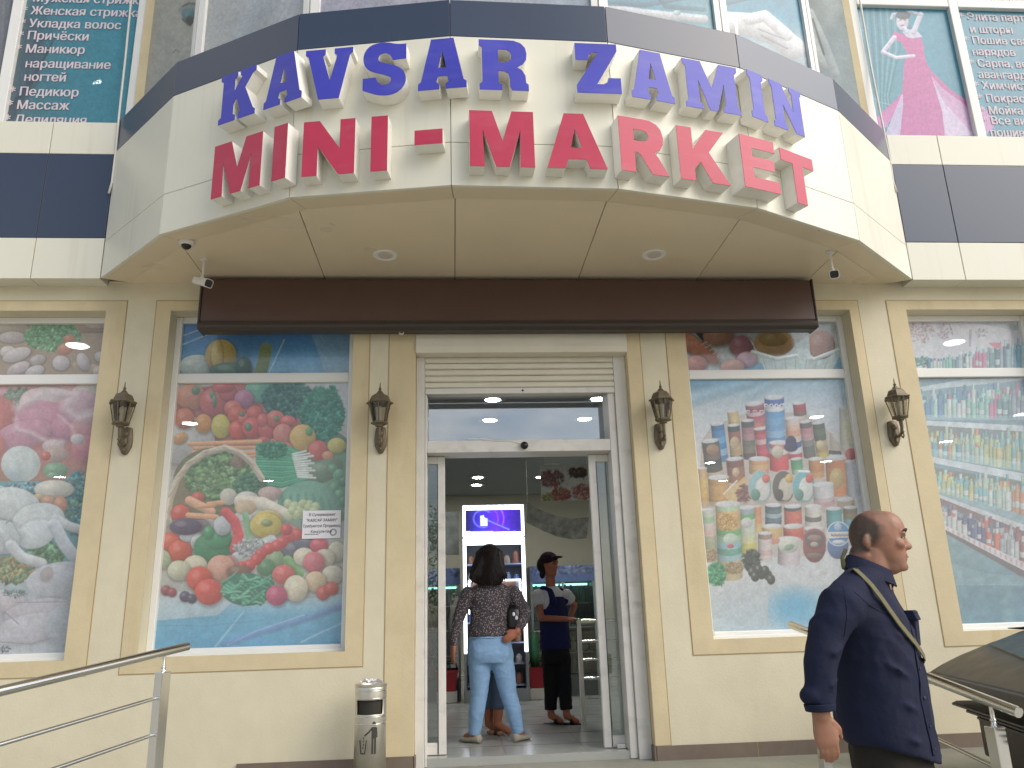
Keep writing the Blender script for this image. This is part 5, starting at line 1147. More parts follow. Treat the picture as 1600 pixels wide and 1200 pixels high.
def fridge(name, x0, x1, y, z1, label, seed):
    F = thing(name, label, 'fridge', ((x0+x1)/2, y, FL), 'glass fridges along the back of the shop')
    m = MB(); m.box(x0, x1, y+.45, y+.5, FL, z1); m.box(x0, x0+.03, y, y+.45, FL, z1); m.box(x1-.03, x1, y, y+.45, FL, z1); m.box(x0+.03, x1-.03, y, y+.45, FL, FL+.25); m.box(x0+.03, x1-.03, y+.005, y+.45, z1-.02, z1)
    obj('fridge_body', m, mat('fridge body '+name, '5a5f5e', .45), F)
    a = draw_small((x0, y-.004, z1-.2), (x1, y-.004, z1-.2), (x0, y-.004, z1), .012, '4a62a0'); a.T(640, 680, 4.444)
    a.LEAF(1000, 930, 300, 40, ['3a4a90', '6a8ac0', '8aa0c8', '2f3f78', '7a8ab0'], 60, 26, seed).LEAF(330, 930, 60, 40, ['3a4a90', '6a8ac0', '2f3f78'], 14, 24, seed); a.done('header_print', MT['print_'], F, fade=.25)
    m = MB()
    for z in (.95, 1.25, 1.55): m.box(x0+.035, x1-.035, y+.06, y+.44, z, z+.012)
    obj('shelf', m, MT['ring'], F)
    m = MB(); m.box(x0+.05, x1-.05, y+.3, y+.32, z1-.24, z1-.215); obj('light_tube', m, mat('fridge light '+name, '9fe8dc', .4, emit=3.0), F)
    g = np.random.default_rng(seed); cs = [mat('bottle '+c+name, c, .25) for c in ('3f8f86', '8a9a58', '4f7aa0', '9a9a68', '3a6a60', 'a8b0a8')]
    for z in (.71, .963, 1.263, 1.563):
        n = int((x1-x0-.1)/.075)
        for i in range(n):
            m = MB(); h = g.uniform(.17, .235); m.lathe([(.001, 0), (.03, .002), (.031, h*.6), (.013, h*.82), (.014, h), (.001, h+.001)], (x0+.085+i*.075, y+.12, z), 9); obj('bottle', m, cs[int(g.integers(6))], F, smooth=40)
    m = MB(); m.box(x0+.03, x1-.03, y+.0, y+.008, FL+.26, z1-.205); obj('glass_door', m, MT['doorglass'], F)
    m = MB(); m.box((x0+x1)/2-.012, (x0+x1)/2+.012, y-.012, y-.001, FL+.25, z1-.2); m.box(x0, x0+.03, y-.01, y-.001, FL, z1-.2); m.box(x1-.03, x1, y-.01, y-.001, FL, z1-.2); obj('door_frame', m, mat('fridge trim '+name, '93a09c', .4), F)
fridge('drinks_fridge', .40, 1.23, 4.15, 2.02, 'wide drinks fridge with blue pictured header and greenish glow behind the clerk', 4)
fridge('drinks_fridge', -1.0, -.49, 4.15, 2.02, 'narrow dark drinks fridge left of the lit cabinet', 9)
def basket(x, lb):
    t = thing('shopping_basket', lb, 'basket', (x, 3.95, FL), 'red baskets on the shop floor')
    m = MB(); m.rings([[(x+sx*w_, 3.92+sy*d_, z) for sx, sy in ((-1, -1), (1, -1), (1, 1), (-1, 1))] for w_, d_, z in ((.10, .08, FL+.13), (.13, .1, FL+.34), (.138, .108, FL+.345), (.138, .108, FL+.36), (.12, .09, FL+.36), (.09, .07, FL+.15))]); obj('tub', m, mat('red plastic '+lb[:5], 'a01f2c', .4), t)
    m = MB(); m.box(x-.12, x+.12, 3.82, 4.02, FL, FL+.128); obj('foot', m, MT['ring'], t, bevel=.01)
    m = MB(); m.tube([(x-.13, 3.92, FL+.35), (x-.1, 3.9, FL+.44), (x+.1, 3.9, FL+.44), (x+.13, 3.92, FL+.35)], .008, 6); obj('handle', m, MT['black'], t)
basket(-.66, 'left red basket on the floor beside the narrow fridge'); basket(.44, 'right red basket on the floor between lit cabinet and clerk')
m = MB(); m.loft([(FL+.37, .40, 3.93, .05, .07), (FL+.5, .405, 3.93, .06, .075), (FL+.68, .40, 3.93, .05, .05), (FL+.78, .40, 3.93, .018, .02)]); tag(obj('green_bag', m, mat('green bag', '1f5a38', .6, noise=(20, .2)), smooth=True), 'green bag standing in the right red basket inside the shop', 'bag')
P6 = 6.0
q = [atY(*p, P6) for p in ((846, 783), (928, 786), (846, 726))]
a = draw_small(q[0], (q[1][0], P6, q[0][2]), (q[0][0], P6, q[2][2]), .012, 'b4b6b0'); a.T(640, 680, 4.444)
a.LEAF(990, 300, 80, 60, ['7a4a48', '8f6058', 'a88078', '5a4a50'], 70, 16, 3).LEAF(1050, 410, 60, 50, ['a03848', 'b04858', '7f8f58'], 50, 20, 4).LEAF(960, 430, 40, 30, ['8a9a5a', 'a89a58'], 20, 18, 5).LEAF(1170, 260, 60, 30, ['4a3a30', '5a4a3c', '6a5044'], 40, 22, 6).LEAF(1200, 390, 70, 50, ['b08078', 'c09488', '9a6a64'], 50, 22, 7)
t = thing('hanging_poster', 'white hanging shop poster with piles of meat and chocolate near the ceiling', 'poster', (float(q[0][0]), P6, float(q[0][2]))); a.done('print', MT['print_'], t)
m = MB(); 
for f_ in (.1, .9): x = q[0][0]+(q[1][0]-q[0][0])*f_; m.tube([(x, P6, q[2][2]), (x, P6, 3.8)], .004, 6)
m.box(q[0][0], q[1][0], P6+.002, P6+.008, q[0][2], q[2][2]); obj('backing', m, MT['ring'], t)
t = thing('banner', 'grey patterned cloth banner sagging across the back of the shop', 'banner', (.8, 6.2, 2.8))
tp = [(824, 785), (845, 797), (870, 806), (895, 810), (920, 808)]; bt = [(823, 816), (845, 828), (870, 838), (895, 843), (917, 841)]
m = MB(); T_ = [atY(*p, 6.2) for p in tp]; B_ = [atY(*p, 6.2) for p in bt]
for k in range(4): m.add([T_[k], T_[k+1], B_[k+1], B_[k], T_[k]+(0, .01, 0), T_[k+1]+(0, .01, 0), B_[k+1]+(0, .01, 0), B_[k]+(0, .01, 0)], [(3, 2, 1, 0), (4, 5, 6, 7), (0, 1, 5, 4), (2, 3, 7, 6)])
obj('cloth', m, mat('banner cloth', '8c8e86', .8, noise=(7, .55, 2)), t)
m = MB(); m.tube([T_[0], (T_[0][0], 6.2, 3.8)], .004, 5); m.tube([T_[4], (T_[4][0]+.1, 6.2, 3.8)], .004, 5); obj('cord', m, MT['ring'], t)
m = MB(); m.box(-1.15, -.5, 4.30, 4.31, 2.2, 2.75); t = tag(obj('wall_print', m, mat('faded wall print', '8a908c', .7, noise=(7, .35, 2))), 'faded grey product print behind the lit cabinet on the left', 'poster')
# stainless barrier just inside
G = thing('barrier_rail', 'stainless steel barrier with four bars inside the doorway', 'railing', (.574, 1.34, FL))
m = MB(); m.box(.552, .596, 1.318, 1.362, FL, 1.33); obj('post', m, MT['steel'], G, bevel=.004)
m = MB(); m.box(1.9, 1.944, 1.318, 1.362, FL, 1.33); obj('post', m, MT['steel'], G, bevel=.004)
for z in (1.345, 1.17, 1.01, .85): m = MB(); m.tube([(.56, 1.34, z), (1.94, 1.34, z)], .019 if z > 1.3 else .012, 10); obj('bar', m, MT['steel'], G, smooth=40)
m = MB(); m.ell((.574, 1.34, 1.345), (.03, .03, .03)); obj('cap', m, MT['steel'], G, smooth=True)

# ------------------------------------------------------------------ people
SK = lin('a06a4c')
def skin_const(c): return lambda co: np.tile(np.asarray(c, float), (len(co), 1))
def hand(mb, wrist, dirv, nrm, length=.18, curl=.5, thumb=1, width=.082, thumb_curl=.3):
    """palm and five separate bent fingers; dirv = towards the fingertips, nrm = out of the back of the hand"""
    d = np.asarray(dirv, float); d /= np.linalg.norm(d); n = np.asarray(nrm, float); n -= d*(n@d); n /= np.linalg.norm(n); sd_ = np.cross(d, n)*thumb
    wr = np.asarray(wrist, float); pl = length*.54; R = []
    for f_, wd, th in ((-.02, .030, .022), (.2, .034, .018), (.55, .041, .016), (.9, .042, .013), (1.02, .036, .009)):
        c = wr+d*pl*f_; s_ = width/.082; R.append([c+sd_*wd*s_*math.cos(q)+n*th*math.sin(q) for q in np.linspace(0, 2*math.pi, 16, endpoint=False)])
    mb.rings(R)
    for k, (off, L, r) in enumerate(((.75, .40, .0088), (.26, .46, .0092), (-.24, .43, .0088), (-.72, .34, .0078))):
        p = wr+d*pl*.9+sd_*off*width*.44; L *= length; a0 = curl*.45; pts = [p]; rr = [r*1.12]
        for seg, an in ((.45, a0), (.32, a0+curl*.9), (.23, a0+curl*1.6)):
            pts.append(pts[-1]+(d*math.cos(an)-n*math.sin(an))*L*seg); rr.append(r*(1 if seg > .4 else .92 if seg > .3 else .78))
        mb.tube(pts, rr, 10, rounded=True)
    p = wr+d*pl*.28+sd_*width*.36; q = p+(d*.75+sd_*.6-n*.25)*length*.2; e = q+(d*(.95)+sd_*(.15-thumb_curl*.3)-n*thumb_curl)*length*.18
    mb.tube([wr+d*pl*.1+sd_*width*.15, p, q, e], [.014, .0135, .0105, .008], 10, rounded=True)
    return mb
def head(mb, c, yaw, h=.235, w=.155, beard=0, female=False):
    """head with face: c = centre of the skull, facing +x then turned by yaw; returns nothing"""
    k0 = len(mb.v); x, y, z = c; s_ = h/.235
    E = lambda dx, dy, dz, a, b, e, **k: mb.ell((x+dx*s_, y+dy*s_, z+dz*s_), (a*s_, b*s_, e*s_), **k)
    E(0, 0, 0, .100, .078, .097); E(.035, 0, .02, .07, .068, .07)
    mb.loft([(z+(dz)*s_, x+cx*s_, y, a*s_, b*s_) for dz, cx, a, b in ((.02, .028, .07, .070), (-.02, .024, .074, .071), (-.06, .022, .072, .068), (-.09, .026, .066, .060), (-.115, .036, .054, .048), (-.13, .05, .040, .036), (-.138, .058, .026, .024))])
    E(.085, 0, .0, .016, .05, .012); E(.088, .03, .0, .014, .024, .010); E(.088, -.03, .0, .014, .024, .010)
    mb.tube([(x+.086*s_, y, z-.006*s_), (x+.098*s_, y, z-.034*s_), (x+.105*s_, y, z-.047*s_)], [.010*s_, .013*s_, .0155*s_], 10, rounded=True)
    E(.100, .012, -.052, .011, .009, .009); E(.100, -.012, -.052, .011, .009, .009)
    E(.066, .04, -.04, .026, .026, .022); E(.066, -.04, -.04, .026, .026, .022)
    E(.088, 0, -.079, .012, .024, .0062); E(.085, 0, -.094, .013, .021, .0072); E(.076, 0, -.122, .020, .024, .017)
    E(-.044, .078, -.028, .017, .011, .031, yaw=-.35); E(-.044, -.078, -.028, .017, .011, .031, yaw=.35); E(-.04, .075, -.05, .010, .01, .012); E(-.04, -.075, -.05, .010, .01, .012)
    mb.rot(k0, c, yaw)
def head_bits(par, c, yaw, h, browcol='2f2722', names=True):
    s_ = h/.235; x, y, z = c
    def pt(dx, dy, dz):
        v = Matrix.Rotation(yaw, 3, 'Z') @ Vector((dx*s_, dy*s_, dz*s_)); return np.array([x+v.x, y+v.y, z+v.z])
    ew, ir, el_, eb = mat('eye white', 'a8a096', .25), mat('dark iris', '1c1410', .15), mat('eyelid skin', '5f3e2e', .55), mat('eyebrow hair', browcol, .8)
    for sg in (-1, 1):
        m = MB(); m.ell(pt(.0835, sg*.031, -.0165), (.0095*s_, .0135*s_, .0075*s_), yaw=yaw+sg*.35); eo = obj('eye', m, ew, par, smooth=True)
        m = MB(); m.ell(pt(.0905, sg*.0315, -.0165), (.004*s_, .005*s_, .005*s_), yaw=yaw); obj('iris', m, ir, eo, smooth=True)
        m = MB(); m.tube([pt(.086, sg*.016, -.0135), pt(.0945, sg*.03, -.0085), pt(.083, sg*.046, -.0155)], [.003*s_, .0048*s_, .003*s_], 8, rounded=True); obj('eyelid', m, el_, eo, smooth=True)
        m = MB(); m.tube([pt(.103, sg*.012, .008), pt(.103, sg*.03, .014), pt(.091, sg*.05, .009)], [.0035*s_, .0050*s_, .0028*s_], 8, rounded=True); obj('eyebrow', m, eb, par, smooth=True)
    mo = MB(); mo.tube([pt(.083, .024, -.0885), pt(.0985, 0, -.0865), pt(.083, -.024, -.0885)], [.0015*s_, .0026*s_, .0015*s_], 6, rounded=True)
    obj('mouth', mo, mat('mouth line', '4f2a22', .6), par, smooth=True)
cloth = lambda name, col, noise=(16, .12), bump=(9, .006), rough=.85: mat(name, col, rough, noise=noise, bump=bump, spec=.2)

# --- the man walking past in the foreground
MX, MY = .97, -3.3
man = thing('person', 'balding man in a navy shirt with a khaki shoulder strap walking right in foreground', 'person', (MX, MY, 0), 'people at the shop')
yaw = -.62; fw = np.array([math.cos(yaw), math.sin(yaw), 0]); lf = np.array([-math.sin(yaw), math.cos(yaw), 0])   # forward, his left
def mp_(f, l, z, c=(MX, MY)): return np.array([c[0], c[1], 0])+fw*f+lf*l+np.array([0, 0, z])
HC = (1.046, -3.3, 1.662); hyaw = -.40
b = MB(); head(b, HC, hyaw)
b.tube([(.995, -3.3, 1.45), (1.005, -3.3, 1.52), (1.028, -3.3, 1.60)], [.070, .064, .062], 18); b.ell((1.072, -3.312, 1.545), (.05, .05, .034)); b.ell((.975, -3.298, 1.585), (.04, .055, .05))
b.loft([(1.50, .99, -3.3, .06, .08), (1.40, .97, -3.3, .09, .15), (1.0, .97, -3.3, .11, .15), (.86, .97, -3.3, .10, .15)], yaw)
SHR, ELR, WRR = np.array([.782, -3.475, 1.405]), np.array([.672, -3.50, 1.215]), np.array([.645, -3.515, 1.060])
SHL, ELL, WRL = np.array([1.07, -3.14, 1.395]), np.array([1.02, -3.05, 1.14]), np.array([1.02, -3.10, .90])
b.tube([SHR, ELR, WRR], [.045, .038, .030], 14, rounded=True); b.tube([SHL, ELL, WRL], [.045, .038, .029], 14, rounded=True)
hand(b, WRR, (.13, .0, -1), (-.10, -1, 0), .178, .50, -1); hand(b, WRL, (.0, 0, -1), (.0, 1, 0), .178, .5, 1)
for sg, fx in ((-1, -.10), (1, .16)):
    hip, kn, an = mp_(0, sg*.10, .86), mp_(fx*.55+.05, sg*.1, .47), mp_(fx, sg*.1, .09); b.tube([hip, kn, an], [.068, .05, .04], 16, rounded=True); b.tube([an, mp_(fx+.10, sg*.11, .045)], [.04, .036], 12, rounded=True)
hc = np.array(HC); HAIR = []
def mancol(co):
    c = np.tile(lin('946a54'), (len(co), 1)); v = co-hc; cs, sn = math.cos(-hyaw), math.sin(-hyaw)
    x, y, z = v[:, 0]*cs-v[:, 1]*sn, v[:, 0]*sn+v[:, 1]*cs, v[:, 2]
    ishead = (co[:, 2] > 1.48)&(np.abs(v[:, 0]) < .2)
    line = np.interp(z, [-.075, -.05, -.01, .03, .06, .09], [-.05, -.028, .012, .016, -.012, -.05])
    hm = np.clip((line-x)/.034+.5, 0, 1)*np.clip((z+.078+np.clip(-x-.04, 0, .03)*.0)/.02, 0, 1)*ishead
    hm = np.maximum(hm*.88, .42*ishead*np.clip((z-.045)/.03, 0, 1)*np.clip((.06-x)/.04, 0, 1))
    hm = hm*(1-np.clip(1-np.hypot((x+.044)/.022, (z+.028)/.036), 0, 1)*(np.abs(y) > .07))
    HAIR.append((co[(hm > .45)], None))
    ruddy = ishead*np.clip(1-np.hypot(x-.08, z+.045)/.05, 0, 1)*.25
    c = c*(1-ruddy[:, None])+lin('8f5040')*ruddy[:, None]
    beard = ishead*np.clip((-.07-z)/.03, 0, 1)*np.clip((z+.15)/.03, 0, 1)*np.clip((x-.0)/.03, 0, 1)*.28
    c = c*(1-beard[:, None])+lin('6f5a50')*beard[:, None]
    lip = ishead*np.clip(1-np.hypot((x-.094)/.018, (z+.087)/.012), 0, 1)*.7*(np.abs(y) < .028); c = c*(1-lip[:, None])+lin('8a4a42')*lip[:, None]
    return c*(1-hm[:, None])+lin('3f352e')*hm[:, None]
organic('body', b, MT['skin'], man, .005, 7, mancol); head_bits(man, HC, hyaw, .235, '2a2320')
hp_ = HAIR[0][0]; hs = MB()                           # cropped greying hair: short fine strands lying back over the scalp
for p in hp_[rng.permutation(len(hp_))[:5200]]:
    n_ = p-hc-np.array([-.01, 0, -.01]); n_ /= np.linalg.norm(n_); d_ = np.array([-.5, 0, -.8])+rng.normal(0, .35, 3); d_ -= n_*(n_@d_); d_ /= np.linalg.norm(d_); s2 = np.cross(n_, d_)*.00045; q = p+rng.normal(0, .0012, 3)
    hs.add([q-s2, q+s2, q+d_*.0075+n_*.0022], [(0, 1, 2)])
obj('hair', hs, mat('greying cropped hair', '4a423b', .7, noise=(90, .4)), man)
sm = mat('navy cotton shirt', '1b2036', .82, spec=.25, noise=(9, .14), bump=(7, .016))
s_ = MB(); s_.loft([(.868, .985, -3.3, .152, .212), (.93, .973, -3.3, .158, .216), (1.02, .97, -3.3, .162, .215), (1.105, .969, -3.3, .162, .212), (1.19, .967, -3.3, .158, .208), (1.282, .962, -3.3, .150, .208), (1.36, .957, -3.3, .136, .220), (1.42, .957, -3.3, .112, .220), (1.458, .966, -3.3, .094, .180), (1.495, .982, -3.3, .078, .118), (1.525, .992, -3.3, .068, .080)], yaw, 32, 2.25)
s_.tube([SHR+(.03, .04, -.01), SHR, (SHR+ELR)/2+(-.012, 0, 0), ELR, (ELR+WRR)/2, WRR+(.0, 0, .02)], [.078, .076, .064, .058, .053, .046], 18, rounded=False)
s_.tube([(.995, -3.33, 1.50), (.90, -3.395, 1.468), SHR+(.01, 0, 0)], [.058, .070, .076], 18, rounded=True); s_.tube([(1.0, -3.27, 1.49), (1.05, -3.19, 1.44), SHL], [.05, .06, .07], 16, rounded=True)
for i in range(64):
    x_, y_, z_ = s_.v[i]; s_.v[i] = (x_, y_, z_+.075*max(0, min(1, (1.10-x_)/.24))*(1 if i < 32 else .45))
s_.ell(SHR+(.015, .01, -.005), (.077, .075, .075)); s_.ell(SHL+(0, 0, -.005), (.075, .075, .075))
s_.tube([SHL, (SHL+ELL)/2, ELL, (ELL+WRL)/2, WRL+(0, 0, .03)], [.075, .064, .06, .053, .045], 18)
s_.ell((.628, -3.51, 1.12), (.046, .048, .035))
for a_, b_, c_ in (((.15, -.06, 1.02), (.12, -.17, 1.07), (.0, -.208, 1.12)), ((.14, -.10, 1.13), (.10, -.19, 1.19), (.0, -.205, 1.25)), ((.15, -.02, .95), (.12, -.17, .96), (.03, -.212, 1.0)), ((.13, -.05, 1.24), (.11, -.15, 1.30), (.05, -.195, 1.35))):   # soft folds
    s_.tube([mp_(*a_), mp_(*b_), mp_(*c_)], [.005, .009, .005], 8, rounded=True)
for k in range(2): z = 1.15+.10*k; s_.tube([(.71+.03*k, -3.548, z+.02), (.68+.02*k, -3.562, z), (.645+.02*k, -3.545, z+.012)], [.005, .008, .005], 8, rounded=True)
shirt, sbvh = organic('shirt', s_, sm, man, .0075, 8, bvh=True, folds=(.0075, 6.5, 4.2))
off = Vector(LOC['person'])
def onshirt(px, py, lift=.0):
    o, v = ray(px, py); h = sbvh.ray_cast(Vector(o)-off, Vector(v))
    if h[0] is None: return None
    return np.array(h[0]+off)+np.array(h[1])*lift, np.array(h[1])
def strip(name, pix, wd, mt, par, lift=.004, th=.004):
    H = [h for h in (onshirt(*p, lift) for p in pix) if h]; R = []
    for i, (p, n) in enumerate(H):
        t = H[min(i+1, len(H)-1)][0]-H[max(i-1, 0)][0]; t /= np.linalg.norm(t); s2 = np.cross(t, n); s2 /= np.linalg.norm(s2)
        R.append([p+s2*wd/2, p+s2*wd/2+n*th, p-s2*wd/2+n*th, p-s2*wd/2])
    m = MB(); m.rings(R); return obj(name, m, mt, par, smooth=30)
# collar
m = MB()
ring = lambda r0, r1, z, dz, cx=.992: [(cx+r0*math.cos(q)*math.cos(yaw*.6)-r1*math.sin(q)*math.sin(yaw*.6), -3.3+r0*math.cos(q)*math.sin(yaw*.6)+r1*math.sin(q)*math.cos(yaw*.6), z-dz*math.cos(q)) for q in np.linspace(.42, 2*math.pi-.42, 26)]
R = [ring(.080, .092, 1.500, .028), ring(.071, .074, 1.555, .034, 1.004), ring(.069, .072, 1.560, .034, 1.004), ring(.076, .082, 1.556, .036, 1.002), ring(.094, .106, 1.508, .042, .994), ring(.090, .102, 1.504, .042, .994)]
vs = [p for r in R for p in r]; n = 26; m.add(vs, [(k*n+i, k*n+i+1, (k+1)*n+i+1, (k+1)*n+i) for k in range(5) for i in range(n-1)]); co_ = obj('collar', m, sm, man, smooth=50)
so = co_.modifiers.new('solid', 'SOLIDIFY'); so.thickness = .004
sp = np.linspace(0, 1, 12)
strip('placket', [(1418+34*t+8*t*t, 935+245*t) for t in sp], .034, sm, man, .001, .003)
m = MB()
for py in (955, 1000, 1045, 1090, 1135, 1170):
    t = (py-935)/245; h = onshirt(1418+34*t+8*t*t, py, .005)
    if h: m.lathe([(.001, 0), (.0055, .0005), (.0055, .002), (.001, .003)], h[0], 10, h[1])
obj('buttons', m, mat('dark button', '20263c', .3), man)
strip('yoke_seam', [(1335+95*t, 925+30*t+18*math.sin(t*3)) for t in np.linspace(0, 1, 14)], .004, sm, man, .0, .002)
strip('sleeve_seam', [(1318+6*math.sin(t*3), 915+80*t) for t in np.linspace(0, 1, 10)], .006, sm, man, .0, .002)
pc = mp_(.128, .085, 1.315); m = MB(); m.obox(pc, fw*.022+np.array([0, 0, .002]), lf*.055, (fw*.004+np.array([0, 0, .062]))); m.obox(pc+fw*.010+np.array([0, 0, .05]), fw*.017, lf*.058, (-fw*.006+np.array([0, 0, .018]))); obj('chest_pocket', m, sm, man, bevel=.004)
m = MB(); m.tube([WRR+(0, 0, .035), WRR+(.001, 0, .012)], [.052, .049], 18); obj('cuff', m, sm, man, smooth=40, bevel=.003)
tm_ = cloth('dark olive trousers', '2c2a26'); t_ = MB(); t_.loft([(.98, .975, -3.3, .13, .18), (.86, .975, -3.3, .135, .185), (.78, .975, -3.3, .13, .18)], yaw)
for sg, fx in ((-1, -.10), (1, .16)): t_.tube([mp_(0, sg*.095, .86), mp_(fx*.55+.05, sg*.1, .47), mp_(fx+.005, sg*.1, .07)], [.102, .082, .075], 18)
organic('trousers', t_, tm_, man, .010, 5, folds=(.006, 9, 6))
for sg, fx in ((-1, -.10), (1, .16)):
    m = MB(); R = [[mp_(fx-.07+.02+k, sg*.11+w_*math.cos(q), max(.002, .002+h_*(.5+.5*math.sin(q)))) for q in np.linspace(0, 2*math.pi, 16, endpoint=False)] for k, w_, h_ in ((-.03, .025, .05), (-.01, .036, .085), (.06, .04, .09), (.13, .044, .07), (.19, .042, .05), (.225, .024, .035))]; m.rings(R); obj('shoe', m, MT['black'], man, smooth=True)
bag = thing('shoulder_bag', 'khaki webbing shoulder bag strap worn across the walking man\'s chest', 'bag', (MX, MY, 1.1))
wm = mat('khaki webbing', '6a6649', .85, noise=(60, .15))
LOC_ = [(1324, 884), (1332, 891), (1345, 902), (1358, 917), (1372, 935), (1386, 956), (1400, 976), (1412, 992), (1424, 1004), (1434, 1018), (1441, 1033)]
H = [h for h in (onshirt(*p, .012) for p in LOC_) if h]; R = []
H = [(sum(H[j][0] for j in (max(i-1, 0), i, min(i+1, len(H)-1)))/3, sum(H[j][1] for j in range(max(i-2, 0), min(i+3, len(H))))) for i in range(len(H))]
bk = [mp_(-.155, .02, 1.36), mp_(-.10, -.035, 1.475)]
P = [(bk[0], -fw), (bk[1], np.array([-.5, -.2, .8]))]+[(p, n) for p, n in H]+[(mp_(.12, .13, 1.16), fw), (mp_(.0, .235, .98), lf)]
for i, (p, n) in enumerate(P):
    t = P[min(i+1, len(P)-1)][0]-P[max(i-1, 0)][0]; t = t/np.linalg.norm(t); n = n-t*(n@t); n = n/np.linalg.norm(n); s2 = np.cross(t, n); R.append([p+s2*.0105, p+s2*.0105+n*.004, p-s2*.0105+n*.004, p-s2*.0105])
m = MB(); m.rings(R); obj('strap', m, wm, bag, smooth=30)
m = MB(); m.tube([atY(1319, 886, -3.3), atY(1316, 872, -3.3), atY(1321, 860, -3.3)], [.011, .008, .008], 8, rounded=True); obj('strap_loop', m, wm, bag, smooth=True)
m = MB(); m.obox(mp_(-.02, .28, .86), fw*.12, lf*.035, np.array([0, 0, .11])); obj('pouch', m, mat('khaki bag cloth', '5a563e', .8, noise=(30, .15)), bag, bevel=.015)

# --- woman with her back to us
wx, wy = -.27, .60
wom = thing('person', 'long-haired woman in speckled blouse and pale blue jeans seen from behind in doorway', 'person', (wx, wy, FL), 'people at the shop')
b = MB(); head(b, (-.262, .62, 1.905), .75, .215); b.tube([(-.265, .60, 1.62), (-.262, .615, 1.80)], [.055, .05], 14)
b.loft([(1.66, -.262, .6, .07, .13), (1.5, -.265, .6, .08, .14), (1.2, -.275, .6, .09, .14)], math.pi/2)
S_R, E_R, W_R = np.array([-.075, .60, 1.605]), np.array([.020, .545, 1.43]), np.array([-.06, .475, 1.285])
S_L, E_L, W_L = np.array([-.455, .60, 1.60]), np.array([-.535, .60, 1.40]), np.array([-.575, .56, 1.19])
b.tube([S_R, E_R, W_R], [.04, .034, .026], 12, rounded=True); b.tube([S_L, E_L, W_L], [.04, .034, .026], 12, rounded=True)
hand(b, W_R, (-.85, -.15, -.5), (.2, -1, .1), .155, .55, 1, .07); hand(b, W_L, (-.12, 0, -1), (-.9, -.4, 0), .155, .4, 1, .07)
LG = (((-.36, .60, 1.10), (-.375, .60, .80), (-.415, .62, .51)), ((-.185, .60, 1.10), (-.135, .60, .80), (-.065, .60, .51)))
for (h, k, a_), tx in zip(LG, (-.06, .03)): b.tube([h, k, a_], [.07, .05, .034], 12, rounded=True); b.tube([a_, (a_[0]+tx, a_[1]+.1, FL+.035)], [.034, .03], 10, rounded=True)
organic('body', b, MT['skin'], wom, .0065, 4, skin_const(lin('a8684c'))); head_bits(wom, (-.262, .62, 1.905), .75, .215)
bl = mat('speckled blouse', '3d3338', .85, bump=(10, .006))
n = bl.node_tree; vo = n.nodes.new('ShaderNodeTexVoronoi'); vo.inputs['Scale'].default_value = 75; tcx = n.nodes.new('ShaderNodeTexCoord'); n.links.new(tcx.outputs['Object'], vo.inputs['Vector'])
rp = n.nodes.new('ShaderNodeValToRGB'); rp.color_ramp.elements[0].position = .22; rp.color_ramp.elements[0].color = (.36, .30, .29, 1); rp.color_ramp.elements[1].position = .40; rp.color_ramp.elements[1].color = (.055, .045, .055, 1)
n.links.new(vo.outputs['Distance'], rp.inputs['Fac']); n.links.new(rp.outputs['Color'], n.nodes['Principled BSDF'].inputs['Base Color'])
s_ = MB(); s_.loft([(1.255, -.283, .6, .118, .172), (1.30, -.282, .6, .118, .166), (1.38, -.278, .6, .108, .155), (1.48, -.272, .6, .112, .165), (1.58, -.266, .6, .105, .182), (1.64, -.264, .6, .085, .165), (1.68, -.264, .6, .07, .10), (1.70, -.264, .6, .06, .07)], math.pi/2, 28)
s_.tube([S_R, (S_R+E_R)/2, E_R, (E_R+W_R)/2, W_R+(.02, .02, .03)], [.06, .054, .05, .044, .036], 14, rounded=True); s_.tube([S_L, (S_L+E_L)/2, E_L, W_L+(0, 0, .03)], [.06, .052, .047, .036], 14, rounded=True)
organic('blouse', s_, bl, wom, .008, 5, folds=(.006, 9, 7))
jm = mat('pale blue denim', '87aace', .8, noise=(22, .12), bump=(12, .005)); s_ = MB()
s_.loft([(1.275, -.282, .6, .112, .163), (1.20, -.282, .6, .122, .178), (1.12, -.277, .595, .132, .190), (1.05, -.275, .6, .12, .188)], math.pi/2, 28)
s_.ell((-.345, .535, 1.13), (.09, .06, .10)); s_.ell((-.205, .535, 1.13), (.09, .06, .10))
for (h, k, a_) in LG: h, k, a_ = map(np.array, (h, k, a_)); s_.tube([h+(0, 0, -.02), (h+k)/2, k, (k+a_)/2+(0, -.012, .03), a_+(0, 0, .0)], [.098, .086, .068, .064, .046], 18, rounded=False)
organic('jeans', s_, jm, wom, .008, 4, folds=(.004, 6, 14))
m = MB(); 
for x in (-.352, -.198): m.obox((x, .447, 1.13), (.05, 0, 0), (0, .003, 0), (0, 0, .055))
m = MB(); m.tube([(-.44, .52, 1.252), (-.28, .478, 1.246), (-.12, .52, 1.252)], .006, 6); obj('waist_seam', m, jm, wom, smooth=True)
s_ = MB(); s_.ell((-.266, .60, 1.90), (.108, .112, .108)); s_.loft([(1.94, -.268, .60, .10, .108), (1.87, -.272, .575, .092, .118), (1.80, -.285, .545, .072, .138), (1.73, -.292, .522, .05, .146), (1.69, -.290, .508, .032, .13), (1.66, -.27, .502, .02, .085)], math.pi/2)
for k in range(20):
    x = -.415+.0145*k; q = (k*7 % 5)*.012; top_ = -.266+(x+.275)*.55; s_.tube([(top_, .50, 1.93-abs(x+.275)*.3), (x*.6-.11, .482, 1.83), (x+.004*(k % 3), .474+.01*(k % 2), 1.74), (x+.006*((k % 4)-1.5), .480, 1.665+q-.25*max(0, -.36-x))], [.007, .011, .011, .004], 8, rounded=True)
